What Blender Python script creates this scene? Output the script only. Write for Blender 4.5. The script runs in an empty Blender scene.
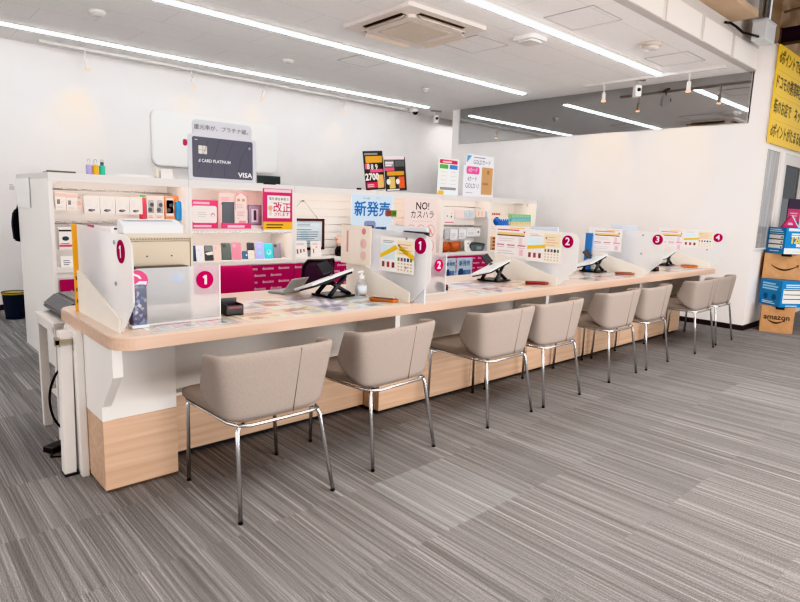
import bpy, bmesh, math, random
from mathutils import Matrix, Vector, Euler
random.seed(7)
PI = math.pi
SC = bpy.context.scene
COL = SC.collection

# ------------------------------------------------------------------ materials
def lin(h):
    h = h.lstrip('#')
    out = []
    for i in (0, 2, 4):
        c = int(h[i:i+2], 16) / 255
        out.append(c/12.92 if c <= .04045 else ((c+.055)/1.055)**2.4)
    return (*out, 1)
_M = {}
def mat(hexc, rough=.5, metal=0., emit=0., spec=.5, coat=0.):
    k = (hexc, rough, metal, emit, spec, coat)
    if k in _M: return _M[k]
    m = bpy.data.materials.new('surface'); m.use_nodes = True
    b = m.node_tree.nodes['Principled BSDF']
    b.inputs['Base Color'].default_value = lin(hexc)
    b.inputs['Roughness'].default_value = rough
    b.inputs['Metallic'].default_value = metal
    b.inputs['Specular IOR Level'].default_value = spec
    b.inputs['Coat Weight'].default_value = coat
    if emit:
        b.inputs['Emission Color'].default_value = lin(hexc)
        b.inputs['Emission Strength'].default_value = emit
    _M[k] = m
    return m

def nodes(name):
    m = bpy.data.materials.new(name); m.use_nodes = True
    nt = m.node_tree
    return m, nt, nt.nodes['Principled BSDF']
def N(nt, typ, **k):
    n = nt.nodes.new(typ)
    for a, v in k.items():
        if a.startswith('i_'): n.inputs[a[2:].replace('_', ' ')].default_value = v
        else: setattr(n, a, v)
    return n
def math_n(nt, op, a, b=None, c=None):
    n = nt.nodes.new('ShaderNodeMath'); n.operation = op
    for i, v in enumerate((a, b, c)):
        if v is None: continue
        if isinstance(v, (int, float)): n.inputs[i].default_value = v
        else: nt.links.new(v, n.inputs[i])
    return n.outputs[0]
def ramp(nt, fac, stops):
    r = nt.nodes.new('ShaderNodeValToRGB')
    el = r.color_ramp.elements
    while len(el) < len(stops): el.new(.5)
    for e, (p, c) in zip(el, stops): e.position = p; e.color = lin(c)
    nt.links.new(fac, r.inputs[0])
    return r.outputs[0]
def mixc(nt, fac, a, b, mode='MIX'):
    n = nt.nodes.new('ShaderNodeMix'); n.data_type = 'RGBA'; n.blend_type = mode
    for i, v in ((0, fac), (6, a), (7, b)):
        if isinstance(v, (int, float)): n.inputs[i].default_value = v
        elif isinstance(v, str): n.inputs[i].default_value = lin(v)
        else: nt.links.new(v, n.inputs[i])
    return n.outputs[2]

def carpet():
    m, nt, b = nodes('striped_carpet_tiles')
    g = N(nt, 'ShaderNodeNewGeometry'); s = N(nt, 'ShaderNodeSeparateXYZ'); nt.links.new(g.outputs['Position'], s.inputs[0])
    x, y = s.outputs[0], s.outputs[1]
    tx = math_n(nt, 'FLOOR', math_n(nt, 'DIVIDE', math_n(nt, 'SUBTRACT', x, .17), .5))
    ty = math_n(nt, 'FLOOR', math_n(nt, 'DIVIDE', math_n(nt, 'SUBTRACT', y, .48), .5))
    wn = N(nt, 'ShaderNodeTexWhiteNoise', noise_dimensions='2D')
    cb = N(nt, 'ShaderNodeCombineXYZ'); nt.links.new(tx, cb.inputs[0]); nt.links.new(ty, cb.inputs[1]); nt.links.new(cb.outputs[0], wn.inputs['Vector'])
    off = math_n(nt, 'MULTIPLY', wn.outputs['Value'], 13.)
    def stripes(sx, sy, detail, seed, shift):
        c = N(nt, 'ShaderNodeCombineXYZ')
        nt.links.new(math_n(nt, 'MULTIPLY', x, sx), c.inputs[0])
        nt.links.new(math_n(nt, 'MULTIPLY', y, sy), c.inputs[1])
        nt.links.new(math_n(nt, 'ADD', math_n(nt, 'MULTIPLY', off, shift), seed), c.inputs[2])
        n = N(nt, 'ShaderNodeTexNoise', i_Scale=1., i_Detail=detail, i_Roughness=.7)
        nt.links.new(c.outputs[0], n.inputs['Vector'])
        return n.outputs['Fac']
    broad = stripes(58., .4, 1., 0., .06)
    fine = stripes(210., 1.2, 1., 5., 1.)
    pile = N(nt, 'ShaderNodeTexNoise', i_Scale=260., i_Detail=2.)
    nt.links.new(g.outputs['Position'], pile.inputs['Vector'])
    v = math_n(nt, 'ADD', math_n(nt, 'MULTIPLY', broad, .42), math_n(nt, 'MULTIPLY', fine, .58))
    c1 = ramp(nt, v, [(.30, '#807c7b'), (.43, '#918e8d'), (.52, '#a09e9d'), (.60, '#b1afae'), (.70, '#cecbc9')])
    c2 = mixc(nt, .6, c1, ramp(nt, pile.outputs['Fac'], [(.32, '#2c2c2d'), (.5, '#808082'), (.68, '#dcdcde')]), 'OVERLAY')
    tint = ramp(nt, wn.outputs['Value'], [(0, '#f2f2f2'), (1, '#ffffff')])
    c3 = mixc(nt, 1., c2, tint, 'MULTIPLY')
    # the one replaced tile, paler and bluer than the rest
    def inside(v, a, d):
        return math_n(nt, 'MULTIPLY', math_n(nt, 'GREATER_THAN', v, a), math_n(nt, 'LESS_THAN', v, d))
    pale = math_n(nt, 'MULTIPLY', inside(x, 1.67, 2.17), inside(y, 1.48, 1.98))
    cp = mixc(nt, 1., c3, '#32393b', 'ADD')
    c4 = mixc(nt, pale, c3, cp)
    nt.links.new(c4, b.inputs['Base Color'])
    b.inputs['Roughness'].default_value = .95; b.inputs['Specular IOR Level'].default_value = .15
    bp = N(nt, 'ShaderNodeBump', i_Strength=.35, i_Distance=.004); nt.links.new(pile.outputs['Fac'], bp.inputs['Height']); nt.links.new(bp.outputs[0], b.inputs['Normal'])
    return m

def noisy(name, c, c2, scale, rough=.6, bump=0., stretch=(1, 1, 1), spec=.4, coord='Object'):
    m, nt, b = nodes(name)
    tc = N(nt, 'ShaderNodeTexCoord'); mp = N(nt, 'ShaderNodeMapping'); mp.inputs['Scale'].default_value = stretch
    nt.links.new(tc.outputs[coord], mp.inputs['Vector'])
    n = N(nt, 'ShaderNodeTexNoise', i_Scale=scale, i_Detail=3.); nt.links.new(mp.outputs[0], n.inputs['Vector'])
    nt.links.new(ramp(nt, n.outputs['Fac'], [(.3, c), (.7, c2)]), b.inputs['Base Color'])
    b.inputs['Roughness'].default_value = rough; b.inputs['Specular IOR Level'].default_value = spec
    if bump:
        bp = N(nt, 'ShaderNodeBump', i_Strength=bump, i_Distance=.002); nt.links.new(n.outputs['Fac'], bp.inputs['Height']); nt.links.new(bp.outputs[0], b.inputs['Normal'])
    return m

def ceiling_mat():
    m, nt, b = nodes('ceiling_boards')
    tc = N(nt, 'ShaderNodeTexCoord')
    n = N(nt, 'ShaderNodeTexNoise', i_Scale=60., i_Detail=4., i_Roughness=.7); nt.links.new(tc.outputs['Object'], n.inputs['Vector'])
    br = N(nt, 'ShaderNodeTexBrick', offset=.5, i_Scale=1.)
    br.inputs['Mortar Size'].default_value = .0025; br.inputs['Brick Width'].default_value = .91; br.inputs['Row Height'].default_value = .455
    br.inputs['Color1'].default_value = lin('#ffffff'); br.inputs['Color2'].default_value = lin('#ffffff'); br.inputs['Mortar'].default_value = lin('#e2e0df')
    nt.links.new(tc.outputs['Object'], br.inputs['Vector'])
    c = mixc(nt, 1., ramp(nt, n.outputs['Fac'], [(.35, '#e9e6e4'), (.65, '#f3f0ee')]), br.outputs['Color'], 'MULTIPLY')
    nt.links.new(c, b.inputs['Base Color']); b.inputs['Roughness'].default_value = .9; b.inputs['Specular IOR Level'].default_value = .1
    bp = N(nt, 'ShaderNodeBump', i_Strength=.25, i_Distance=.004); nt.links.new(n.outputs['Fac'], bp.inputs['Height']); nt.links.new(bp.outputs[0], b.inputs['Normal'])
    return m

def frosted(name, tint, trans, rough, spec=.04):
    m = bpy.data.materials.new(name); m.use_nodes = True
    nt = m.node_tree; nt.nodes.clear()
    o = N(nt, 'ShaderNodeOutputMaterial')
    d = N(nt, 'ShaderNodeBsdfDiffuse'); d.inputs[0].default_value = lin(tint)
    t = N(nt, 'ShaderNodeBsdfTranslucent'); t.inputs[0].default_value = lin(tint)
    r = N(nt, 'ShaderNodeBsdfRefraction', i_IOR=1.03, i_Roughness=rough); r.inputs[0].default_value = lin('#fafafa')
    m1 = N(nt, 'ShaderNodeMixShader', i_Fac=.5) if False else N(nt, 'ShaderNodeMixShader')
    m1.inputs[0].default_value = .45
    nt.links.new(d.outputs[0], m1.inputs[1]); nt.links.new(t.outputs[0], m1.inputs[2])
    m2 = N(nt, 'ShaderNodeMixShader'); m2.inputs[0].default_value = trans
    nt.links.new(m1.outputs[0], m2.inputs[1]); nt.links.new(r.outputs[0], m2.inputs[2])
    gl = N(nt, 'ShaderNodeBsdfGlossy', i_Roughness=.25)
    m3 = N(nt, 'ShaderNodeMixShader'); m3.inputs[0].default_value = .04
    nt.links.new(m2.outputs[0], m3.inputs[1]); nt.links.new(gl.outputs[0], m3.inputs[2])
    nt.links.new(m3.outputs[0], o.inputs[0])
    return m

def pane_mat(name, tint, refl, rough=.02, clear=0.):
    """window pane: part mirror, part dim view into the dark room behind"""
    m = bpy.data.materials.new(name); m.use_nodes = True
    nt = m.node_tree; nt.nodes.clear()
    o = N(nt, 'ShaderNodeOutputMaterial')
    g = N(nt, 'ShaderNodeBsdfGlossy', i_Roughness=rough)
    t = N(nt, 'ShaderNodeBsdfTransparent'); t.inputs[0].default_value = lin(tint)
    mx = N(nt, 'ShaderNodeMixShader'); mx.inputs[0].default_value = refl
    nt.links.new(t.outputs[0], mx.inputs[1]); nt.links.new(g.outputs[0], mx.inputs[2]); nt.links.new(mx.outputs[0], o.inputs[0])
    return m

WALL = noisy('painted_wall', '#ece8e6', '#f1edec', 3., .85, 0, spec=.2)
WHITE = mat('#ece9e6', .45)
WHITE2 = mat('#e2ddd8', .5)
GREY = mat('#b9b4b0', .5)
BLACK = mat('#17181a', .45)
DARK = mat('#2b2d30', .5)
RUBBER = mat('#0f0f10', .8)
CHROME = mat('#e0e2e4', .24, 1.)
STEEL = mat('#b5b7b9', .3, 1.)
MAG = mat('#b00659', .5)
WOOD = noisy('pale_maple', '#c4a48a', '#d4b69e', 5., .42, 0, (.35, 7, 9))
WOODE = noisy('pale_maple_edge', '#cbae9a', '#d6bba8', 5., .4, 0, (.35, 7, 9))
FABRIC = noisy('taupe_weave', '#938881', '#a89d96', 420., .9, .5, spec=.15)
SEATF = noisy('taupe_weave_seat', '#8c817a', '#a0958d', 420., .9, .5, spec=.15)
CARD = noisy('corrugated_cardboard', '#b98f68', '#c79d76', 12., .8, 0, (1, 1, 6), .2)
FROST = frosted('frosted_acrylic', '#ffffff', .47, .45)
FROST2 = frosted('frosted_acrylic_thin', '#c4c5c8', .74, .36)
MAT = mat('#d9d2cb', .12, coat=.6)
STRIP = mat('#f4fbff', .5, emit=24.)
WARM = mat('#ffeadb', .5, emit=27.)
CREAM = mat('#ebe6dd', .5)

# ------------------------------------------------------------------ mesh helpers
def add_box(bm, x0, x1, y0, y1, z0, z1, mi=0, bev=0., M=None):
    vs = [bm.verts.new(p) for p in ((x0,y0,z0),(x1,y0,z0),(x1,y1,z0),(x0,y1,z0),(x0,y0,z1),(x1,y0,z1),(x1,y1,z1),(x0,y1,z1))]
    fs = [bm.faces.new([vs[i] for i in q]) for q in ((3,2,1,0),(4,5,6,7),(0,1,5,4),(1,2,6,5),(2,3,7,6),(3,0,4,7))]
    for f in fs: f.material_index = mi
    if bev:
        es = list({e for f in fs for e in f.edges})
        r = bmesh.ops.bevel(bm, geom=es, offset=bev, segments=2, profile=.6, affect='EDGES')
        for f in r['faces']: f.material_index = mi
        vs = list({v for f in r['faces'] for v in f.verts} | {v for v in vs if v.is_valid})
    if M is not None: bmesh.ops.transform(bm, matrix=M, verts=vs)
    return vs
def add_tube(bm, pts, r, seg=8, mi=0, cap=True):
    pts = [Vector(p) for p in pts]
    rings = []; n0 = None
    for i, p in enumerate(pts):
        if i == 0: t = pts[1]-p
        elif i == len(pts)-1: t = p-pts[i-1]
        else: t = (pts[i+1]-p).normalized() + (p-pts[i-1]).normalized()
        t.normalize()
        if n0 is None:
            n0 = t.orthogonal().normalized()
        else:
            n0 = (n0 - t*n0.dot(t)).normalized()
        b = t.cross(n0)
        rr = r[i] if isinstance(r, (list, tuple)) else r
        rings.append([bm.verts.new(p + (n0*math.cos(a)+b*math.sin(a))*rr) for a in (2*PI*k/seg for k in range(seg))])
    for a, c in zip(rings, rings[1:]):
        for k in range(seg):
            f = bm.faces.new((a[k], a[(k+1) % seg], c[(k+1) % seg], c[k])); f.smooth = True; f.material_index = mi
    if cap:
        for f in (bm.faces.new(rings[0][::-1]), bm.faces.new(rings[-1])): f.material_index = mi
def add_lathe(bm, prof, c=(0,0,0), seg=24, mi=0, M=None):
    rings = []
    for r, z in prof:
        rings.append([bm.verts.new((c[0]+r*math.cos(2*PI*k/seg), c[1]+r*math.sin(2*PI*k/seg), c[2]+z)) for k in range(seg)])
    for a, d in zip(rings, rings[1:]):
        for k in range(seg):
            f = bm.faces.new((a[k], a[(k+1) % seg], d[(k+1) % seg], d[k])); f.smooth = True; f.material_index = mi
    for f in (bm.faces.new(rings[0][::-1]), bm.faces.new(rings[-1])): f.material_index = mi
    if M is not None: bmesh.ops.transform(bm, matrix=M, verts=[v for r in rings for v in r])
def add_prism(bm, poly, a0, a1, axis='Y', mi=0):
    """poly of 2D points extruded along axis: X -> (y,z), Y -> (x,z), Z -> (x,y)"""
    def P(p, a): return {'X': (a, p[0], p[1]), 'Y': (p[0], a, p[1]), 'Z': (p[0], p[1], a)}[axis]
    A = [bm.verts.new(P(p, a0)) for p in poly]; B = [bm.verts.new(P(p, a1)) for p in poly]
    n = len(poly); fs = [bm.faces.new(A), bm.faces.new(B[::-1])]
    for i in range(n): fs.append(bm.faces.new((A[i], B[i], B[(i+1) % n], A[(i+1) % n])))
    for f in fs: f.material_index = mi
    bmesh.ops.recalc_face_normals(bm, faces=fs)
    return fs
def rrect(x0, x1, y0, y1, r, seg=6, which=(1,1,1,1)):
    pts = []
    for (cx, cy, a), on in zip(((x1-r, y1-r, 0), (x0+r, y1-r, 90), (x0+r, y0+r, 180), (x1-r, y0+r, 270)), which):
        if on:
            for k in range(seg+1):
                t = math.radians(a+90*k/seg); pts.append((cx+r*math.cos(t), cy+r*math.sin(t)))
        else:
            pts.append({0: (x1, y1), 90: (x0, y1), 180: (x0, y0), 270: (x1, y0)}[a])
    return pts
def obj(name, bm, mats, parent=None, smooth=False):
    me = bpy.data.meshes.new(name); bm.to_mesh(me); bm.free()
    for m in (mats if isinstance(mats, (list, tuple)) else [mats]): me.materials.append(m)
    if smooth:
        for p in me.polygons: p.use_smooth = True
    o = bpy.data.objects.new(name, me); COL.objects.link(o)
    if parent: o.parent = parent
    return o
def new(): return bmesh.new()
def boxo(name, m, parent, *d, bev=0.):
    bm = new(); add_box(bm, *d, bev=bev); return obj(name, bm, m, parent)
def tubeo(name, m, parent, pts, r, seg=8):
    bm = new(); add_tube(bm, pts, r, seg); return obj(name, bm, m, parent)
def tag(o, label=None, cat=None, group=None, kind=None):
    for k, v in (('label', label), ('category', cat), ('group', group), ('kind', kind)):
        if v: o[k] = v
    return o
def thing(name, label, cat, loc=(0,0,0), rot=(0,0,0), group=None):
    o = bpy.data.objects.new(name, None); COL.objects.link(o); o.empty_display_size = .1
    o.location = loc; o.rotation_euler = rot
    return tag(o, label, cat, group)
def dup(o, parent=None):
    c = o.copy(); COL.objects.link(c)
    if parent: c.parent = parent
    for ch in list(o.children): dup(ch, c)
    return c
def struct(name, bm, m, parent=None):
    o = obj(name, bm, m, parent)
    if not parent: o['kind'] = 'structure'
    return o
def sbox(name, m, *d):
    bm = new(); add_box(bm, *d); return struct(name, bm, m)

_T = {}
def text_mesh(s, bold):
    if (s, bold) not in _T:
        cu = bpy.data.curves.new('lettering', 'FONT'); cu.body = s; cu.resolution_u = 2; cu.offset = bold; cu.align_x = 'CENTER'; cu.align_y = 'CENTER'
        o = bpy.data.objects.new('lettering', cu); COL.objects.link(o)
        dg = bpy.context.evaluated_depsgraph_get()
        _T[s, bold] = bpy.data.meshes.new_from_object(o.evaluated_get(dg))
        bpy.data.objects.remove(o); bpy.data.curves.remove(cu)
    return _T[s, bold]

class Flat:
    """a printed sheet: base slab plus thin raised print, one mesh. u right, v up (metres from the lower left corner), print faces +z"""
    def __init__(s, w, h, base='#f4f2f0', t=.003, r=0., rough=.4, basem=None, poly=None):
        s.w, s.h, s.t = w, h, t; s.bm = new(); s.m = [basem or mat(base, rough)]; s.k = 0; s.rough = rough
        add_prism(s.bm, poly or (rrect(0, w, 0, h, r) if r else [(0,0),(w,0),(w,h),(0,h)]), 0, t, 'Z')
    def mi(s, c):
        m = c if not isinstance(c, str) else mat(c, s.rough)
        if m not in s.m: s.m.append(m)
        return s.m.index(m)
    def z(s, l): return s.t + .0005*l
    def poly(s, pts, c, l=1, frac=True):
        if frac: pts = [(a*s.w, b*s.h) for a, b in pts]
        f = s.bm.faces.new([s.bm.verts.new((a, b, s.z(l))) for a, b in pts]); f.normal_update()
        if f.normal.z < 0: f.normal_flip()
        f.material_index = s.mi(c)
    def rect(s, u0, v0, u1, v1, c, l=1): s.poly([(u0,v0),(u1,v0),(u1,v1),(u0,v1)], c, l)
    def rr(s, u0, v0, u1, v1, r, c, l=1): s.poly(rrect(u0*s.w, u1*s.w, v0*s.h, v1*s.h, r), c, l, False)
    def disc(s, u, v, r, c, l=1, sy=1.): s.poly([(u*s.w+r*math.cos(2*PI*k/24), v*s.h+r*sy*math.sin(2*PI*k/24)) for k in range(24)], c, l, False)
    def bars(s, u0, v0, u1, v1, n, c, fill=.45, l=2, rag=True):
        for i in range(n):
            a = v0+(v1-v0)*i/n; e = u1-(u1-u0)*(random.random()*.35 if rag else 0)
            s.rect(u0, a, e, a+(v1-v0)/n*fill, c, l)
    def text(s, t, u, v, size, c, bold=0., sx=1., l=3, rot=0., left=False):
        if left: u -= min(q.co.x for q in text_mesh(t, 0).vertices)*size*sx/s.w
        if bold and any(ord(ch) > 0x2000 for ch in t):
            b = bold*size*.8
            for du, dv in ((-b, 0), (b, 0), (0, b), (0, -b), (b*.7, b*.7), (-b*.7, -b*.7)): s.text(t, u+du/s.w, v+dv/s.h, size, c, 0, sx, l, rot); l += .25
            return
        me = text_mesh(t, bold); n0 = len(s.bm.faces); i = s.mi(c)
        M = Matrix.Translation((u*s.w, v*s.h, s.z(l))) @ Matrix.Rotation(rot, 4, 'Z') @ Matrix.Diagonal((size*sx, size, 1, 1))
        me2 = me.copy(); me2.transform(M); s.bm.from_mesh(me2); bpy.data.meshes.remove(me2)
        s.bm.faces.ensure_lookup_table()
        for f in s.bm.faces[n0:]: f.material_index = i
    def build(s, name, parent=None, loc=(0,0,0), rot=(0,0,0)):
        o = obj(name, s.bm, s.m, parent); o.location = loc; o.rotation_euler = rot; return o
FACE_Y = (PI/2, 0, 0)              # faces -Y (towards the customers)
FACE_X = (PI/2, 0, -PI/2)          # faces -X
UP = (0, 0, 0)

# ------------------------------------------------------------------ camera
Fpx = 587.; yaw, pitch, roll = (math.radians(a) for a in (42.79, 9.07, 1.96))
f = Vector((math.sin(yaw)*math.cos(pitch), math.cos(yaw)*math.cos(pitch), -math.sin(pitch)))
r = f.cross(Vector((0,0,1))).normalized(); u = r.cross(f)
r2 = r*math.cos(roll)+u*math.sin(roll); u2 = u*math.cos(roll)-r*math.sin(roll)
cd = bpy.data.cameras.new('camera'); cam = bpy.data.objects.new('camera', cd); COL.objects.link(cam)
cam.matrix_world = Matrix(((r2.x,u2.x,-f.x,0),(r2.y,u2.y,-f.y,0),(r2.z,u2.z,-f.z,1.30),(0,0,0,1)))
cd.sensor_width = 36; cd.lens = Fpx/800*36; cd.clip_start = .05
SC.camera = cam

# ------------------------------------------------------------------ room shell
WX, WB, CZ, HZ = 7.60, 7.85, 2.95, 3.25
sbox('floor', carpet(), -4, 12, -4, 8, -.05, 0)
CEIL = ceiling_mat()
sbox('ceiling', CEIL, -4, 9.2, 2.45, 8, CZ, CZ+.06)
bm = new(); add_box(bm, -4, 5.6, -4, 2.45, HZ+.02, HZ+.08); add_box(bm, 5.6, 6.72, 2.2, 2.45, HZ+.02, HZ+.08); add_box(bm, 5.6, 12, -4, 2.45, 3.95, 4.0); add_box(bm, 5.57, 5.6, -4, 2.45, HZ+.081, 3.949)
struct('ceiling_high', bm, noisy('high_ceiling_boards', '#b59c84', '#c2aa92', 3., .8))
# bulkhead between low and high ceiling, pale plates on grey board
bm = new(); add_box(bm, -4, WX-.001, 2.44, 2.52, CZ-.002, HZ+.02, 0); add_box(bm, 5.6, WX-.001, 2.46, 2.52, HZ+.02, 3.98, 0)
for k in range(14):
    x = 7.55-.80*k; add_box(bm, x-.72, x, 2.425, 2.44, CZ+.0, CZ+.215, 1)
struct('trim_bulkhead', bm, [mat('#c4beba', .7), mat('#e0dbd7', .7)])
sbox('wall_back', WALL, -4, 9.2, WB, WB+.1, 0, CZ)
sbox('wall_left', WALL, -4.1, -4, -4, WB, 0, HZ)
sbox('wall_passage', WALL, 9.2, 9.3, 7.0, WB, 0, CZ)
bm = new()                                   # right partition with an opening for the transom window
add_box(bm, WX, WX+.12, 2.25, 7.05, 0, 2.385)
add_box(bm, WX, WX+.12, 2.25, 2.47, 2.385, 3.215)
add_box(bm, WX, WX+.12, 6.90, 7.05, 2.385, CZ)
struct('wall_right', bm, WALL)
# wall with the side door, recessed panes
bm = new()
add_box(bm, WX+.12, 8.25, 2.26, 2.36, 0, .95)
add_box(bm, WX+.12, 12, 2.26, 2.36, 2.11, 3.21)
add_box(bm, 8.10, 8.42, 2.26, 2.36, .95, 2.11); add_box(bm, 8.25, 8.42, 2.26, 2.36, 0, .95)
add_box(bm, 9.35, 12, 2.26, 2.36, 0, 2.11)
struct('wall_door', bm, WALL)
bm = new(); add_box(bm, WX, 12, 2.262, 2.36, 3.2155, 3.95)
struct('wall_upper', bm, noisy('raw_upper_wall', '#8d7763', '#b09a84', 4., .85))
BB = mat('#2a2428', .6)
for nm, d in (('baseboard_right', (WX-.012, WX, 2.25, 7.05, 0, .06)), ('baseboard_door', (WX-.012, 8.42, 2.238, 2.25, 0, .06)), ('baseboard_back', (-4, 9.2, WB-.012, WB, 0, .06))):
    sbox(nm, BB, *d)
# dim room beyond the transom window
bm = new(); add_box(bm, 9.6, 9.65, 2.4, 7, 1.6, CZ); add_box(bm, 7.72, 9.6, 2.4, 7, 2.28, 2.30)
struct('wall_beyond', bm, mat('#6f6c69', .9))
bm = new(); add_box(bm, WX+.004, WX+.012, 2.476, 6.884, 2.3905, CZ)
w1 = struct('window_1', bm, pane_mat('transom_pane', '#8d8c8a', .58))
bm = new()
for d in ((2.455, 2.475, 2.385, CZ), (6.885, 6.905, 2.385, CZ)): add_box(bm, WX+.0, WX+.03, d[0], d[1], d[2], d[3])
add_box(bm, WX+.0, WX+.03, 2.47, 6.90, 2.38, 2.39)
obj('window_frame', bm, WHITE2, w1)
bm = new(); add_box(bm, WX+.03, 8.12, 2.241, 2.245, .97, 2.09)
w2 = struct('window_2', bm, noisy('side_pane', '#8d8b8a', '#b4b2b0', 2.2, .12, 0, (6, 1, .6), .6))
bm = new(); add_box(bm, WX+.01, WX+.03, 2.232, 2.249, .95, 2.11); add_box(bm, 8.12, 8.16, 2.225, 2.249, .95, 2.11); add_box(bm, WX+.03, 8.12, 2.232, 2.249, .95, .97); add_box(bm, WX+.03, 8.12, 2.232, 2.249, 2.09, 2.11)
obj('window_frame', bm, WHITE2, w2)
bm = new(); add_box(bm, WX+.2, 9.6, 3.4, 3.45, 0, 2.3)
struct('wall_store_room', bm, mat('#8d8b88', .9))
bm = new()
add_box(bm, 8.42, 8.54, 2.27, 2.32, 0, 2.11); add_box(bm, 9.23, 9.35, 2.27, 2.32, 0, 2.11)
add_box(bm, 8.54, 9.23, 2.27, 2.32, 1.98, 2.11); add_box(bm, 8.54, 9.23, 2.27, 2.32, 0, .25)
d1 = struct('door_1', bm, mat('#dcd8d4', .5))
boxo('pane', pane_mat('door_pane', '#b0b0af', .25, .1), d1, 8.54, 9.23, 2.29, 2.30, .25, 1.98)
tubeo('door_handle', STEEL, d1, [(8.50,2.27,.95),(8.50,2.22,.95),(8.50,2.22,1.05),(8.50,2.27,1.05)], .008)
# ceiling hatches
for k, (cx, cy, s) in enumerate(((4.45, 5.56, .42), (4.74, 4.14, .46), (6.53, 2.90, .44), (4.72, 2.92, .46))):
    bm = new()
    add_box(bm, cx-s/2, cx+s/2, cy-s/2, cy+s/2, CZ-.004, CZ-.001, 0)
    for d in ((cx-s/2-.008, cx-s/2, cy-s/2-.008, cy+s/2+.008), (cx+s/2, cx+s/2+.008, cy-s/2-.008, cy+s/2+.008), (cx-s/2, cx+s/2, cy-s/2-.008, cy-s/2), (cx-s/2, cx+s/2, cy+s/2, cy+s/2+.008)):
        add_box(bm, *d, CZ-.006, CZ-.001, 1)
    struct('trim_%d' % (k+1), bm, [CEIL, mat('#b9b5b2', .6)])

# ------------------------------------------------------------------ lights
def strip(x0, x1, y, label, ref=None):
    t = thing('ceiling_strip_light', label, 'ceiling light', ((x0+x1)/2, y, CZ), group='strip lights on the ceiling')
    h = (x1-x0)/2
    bm = new(); add_prism(bm, [(-.06, 0), (.06, 0), (.05, -.012), (-.05, -.012)], -h, h, 'X'); obj('housing', bm, WHITE2, t)
    n = max(1, round((x1-x0)/1.25)); w = (x1-x0)/n
    for k in range(n):
        a = -h+k*w
        bm = new(); add_prism(bm, rrect(-.033, .033, -.024, -.0125, .005, 4), a+.008, a+w-.008, 'X'); obj('light_tube', bm, STRIP, t)
strip(-2., 7.08, 5.22, 'long white strip light in the middle row, running past the air conditioner')
strip(-2., 7.08, 7.13, 'long white strip light closest to the back wall')
strip(.5, 7.06, 3.30, 'long white strip light nearest the ceiling edge, between vent and smoke detector')
def area(loc, size, power, color=(1, .97, .94), rot=(0,0,0), sy=None):  # unseen fill lamps added to brighten the room, no fixture belongs to them
    l = bpy.data.lights.new('fill_lamp', 'AREA'); l.energy = power; l.color = color; l.size = size
    if sy: l.shape = 'RECTANGLE'; l.size_y = sy
    o = bpy.data.objects.new('fill_lamp', l); COL.objects.link(o); o.location = loc; o.rotation_euler = rot
area((1.5, .2, 3.2), 4., 130, (1, .98, .965), sy=1.6)
area((5.6, .3, 3.2), 3., 130, (1, .98, .965), sy=1.6)
area((3, -3.6, 1.5), 8., 200, (1, .985, .975), (math.radians(97), 0, 0), 2.6)
area((-3.6, 3, 1.5), 6., 120, (1, .985, .975), (math.radians(95), 0, -PI/2), 2.2)
area((8.45, 7.45, 2.85), .8, 14, (1, .98, .96), sy=.5)  # added fill for the passage, out of sight behind the partition
area((3.5, -2.2, .5), 4., 300, (1, .985, .975), (math.radians(148), 0, 0), 2.)  # added upward fill in place of floor bounce, lifts the low ceiling
def spot(loc, target, power, ang=50, color=(1, .80, .60)):
    l = bpy.data.lights.new('spot_lamp', 'SPOT'); l.energy = power; l.color = color; l.spot_size = math.radians(ang); l.spot_blend = .9; l.shadow_soft_size = .03
    o = bpy.data.objects.new('spot_lamp', l); COL.objects.link(o); o.location = loc
    o.rotation_euler = (Vector(target)-Vector(loc)).to_track_quat('-Z', 'Y').to_euler()
# lighting tracks with little spotlights
def track(label, p0, p1):
    bm = new()
    if abs(p0[0]-p1[0]) < .01: add_box(bm, p0[0]-.017, p0[0]+.017, p0[1], p1[1], CZ-.03, CZ)
    else: add_box(bm, p0[0], p1[0], p0[1]-.017, p0[1]+.017, CZ-.03, CZ)
    tag(obj('lighting_track', bm, mat('#d9d5d2', .5)), label, 'lighting track')
track('thin white lighting track along the back wall', (1.6, 7.58), (7.3, 7.58))
track('short white lighting track beside the tall window of the right wall', (7.12, 2.6), (7.12, 4.3))
def spotlight(x, y, label, dx, dy, target, power, L=.17, A=75):
    t = thing('track_spotlight', label, 'spotlight', (x, y, CZ-.03), group='small white track spotlights')
    tubeo('stem', WHITE2, t, [(0,0,0),(0,0,-.05),(dx*.15,dy*.15,-.09)], .009)
    bm = new()
    d = Vector((dx, dy, -1)).normalized(); q = Vector((0,0,-1)).rotation_difference(d).to_matrix().to_4x4()
    add_lathe(bm, [(.012, 0), (.022, -.01), (.022, -.07), (.027, -.11)], seg=14, M=Matrix.Translation((dx*.15, dy*.15, -.09)) @ q)
    obj('lamp_head', bm, WHITE2, t)
    bm = new(); add_lathe(bm, [(.023, -.108), (.023, -.114)], seg=14, M=Matrix.Translation((dx*.15, dy*.15, -.09)) @ q)
    obj('bulb', bm, mat('#ffc58a', .5, emit=9.), t)
    if power: spot((x+dx*.25, y+dy*.25, CZ-.25), target, power, A)
spotlight(2.05, 7.58, 'white track spotlight over the bare left end of the back wall', .1, .1, (1.95, WB, 2.1), 20)
spotlight(3.28, 7.58, 'white track spotlight over the left half of the blank wall panel', .15, .1, (3.3, WB, 2.5), 2.5)
spotlight(4.34, 7.58, 'white track spotlight over the right half of the blank wall panel', -.15, .1, (4.3, WB, 2.5), 2.5)
spotlight(5.70, 7.58, 'white track spotlight on the back wall track, farthest from the bottles', .1, .1, (5.7, WB, 2.3), 3)
spotlight(7.12, 4.02, 'white track spotlight between the surveillance camera and the dark window', .06, .02, (WX, 4.25, 2.1), 26)
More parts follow.
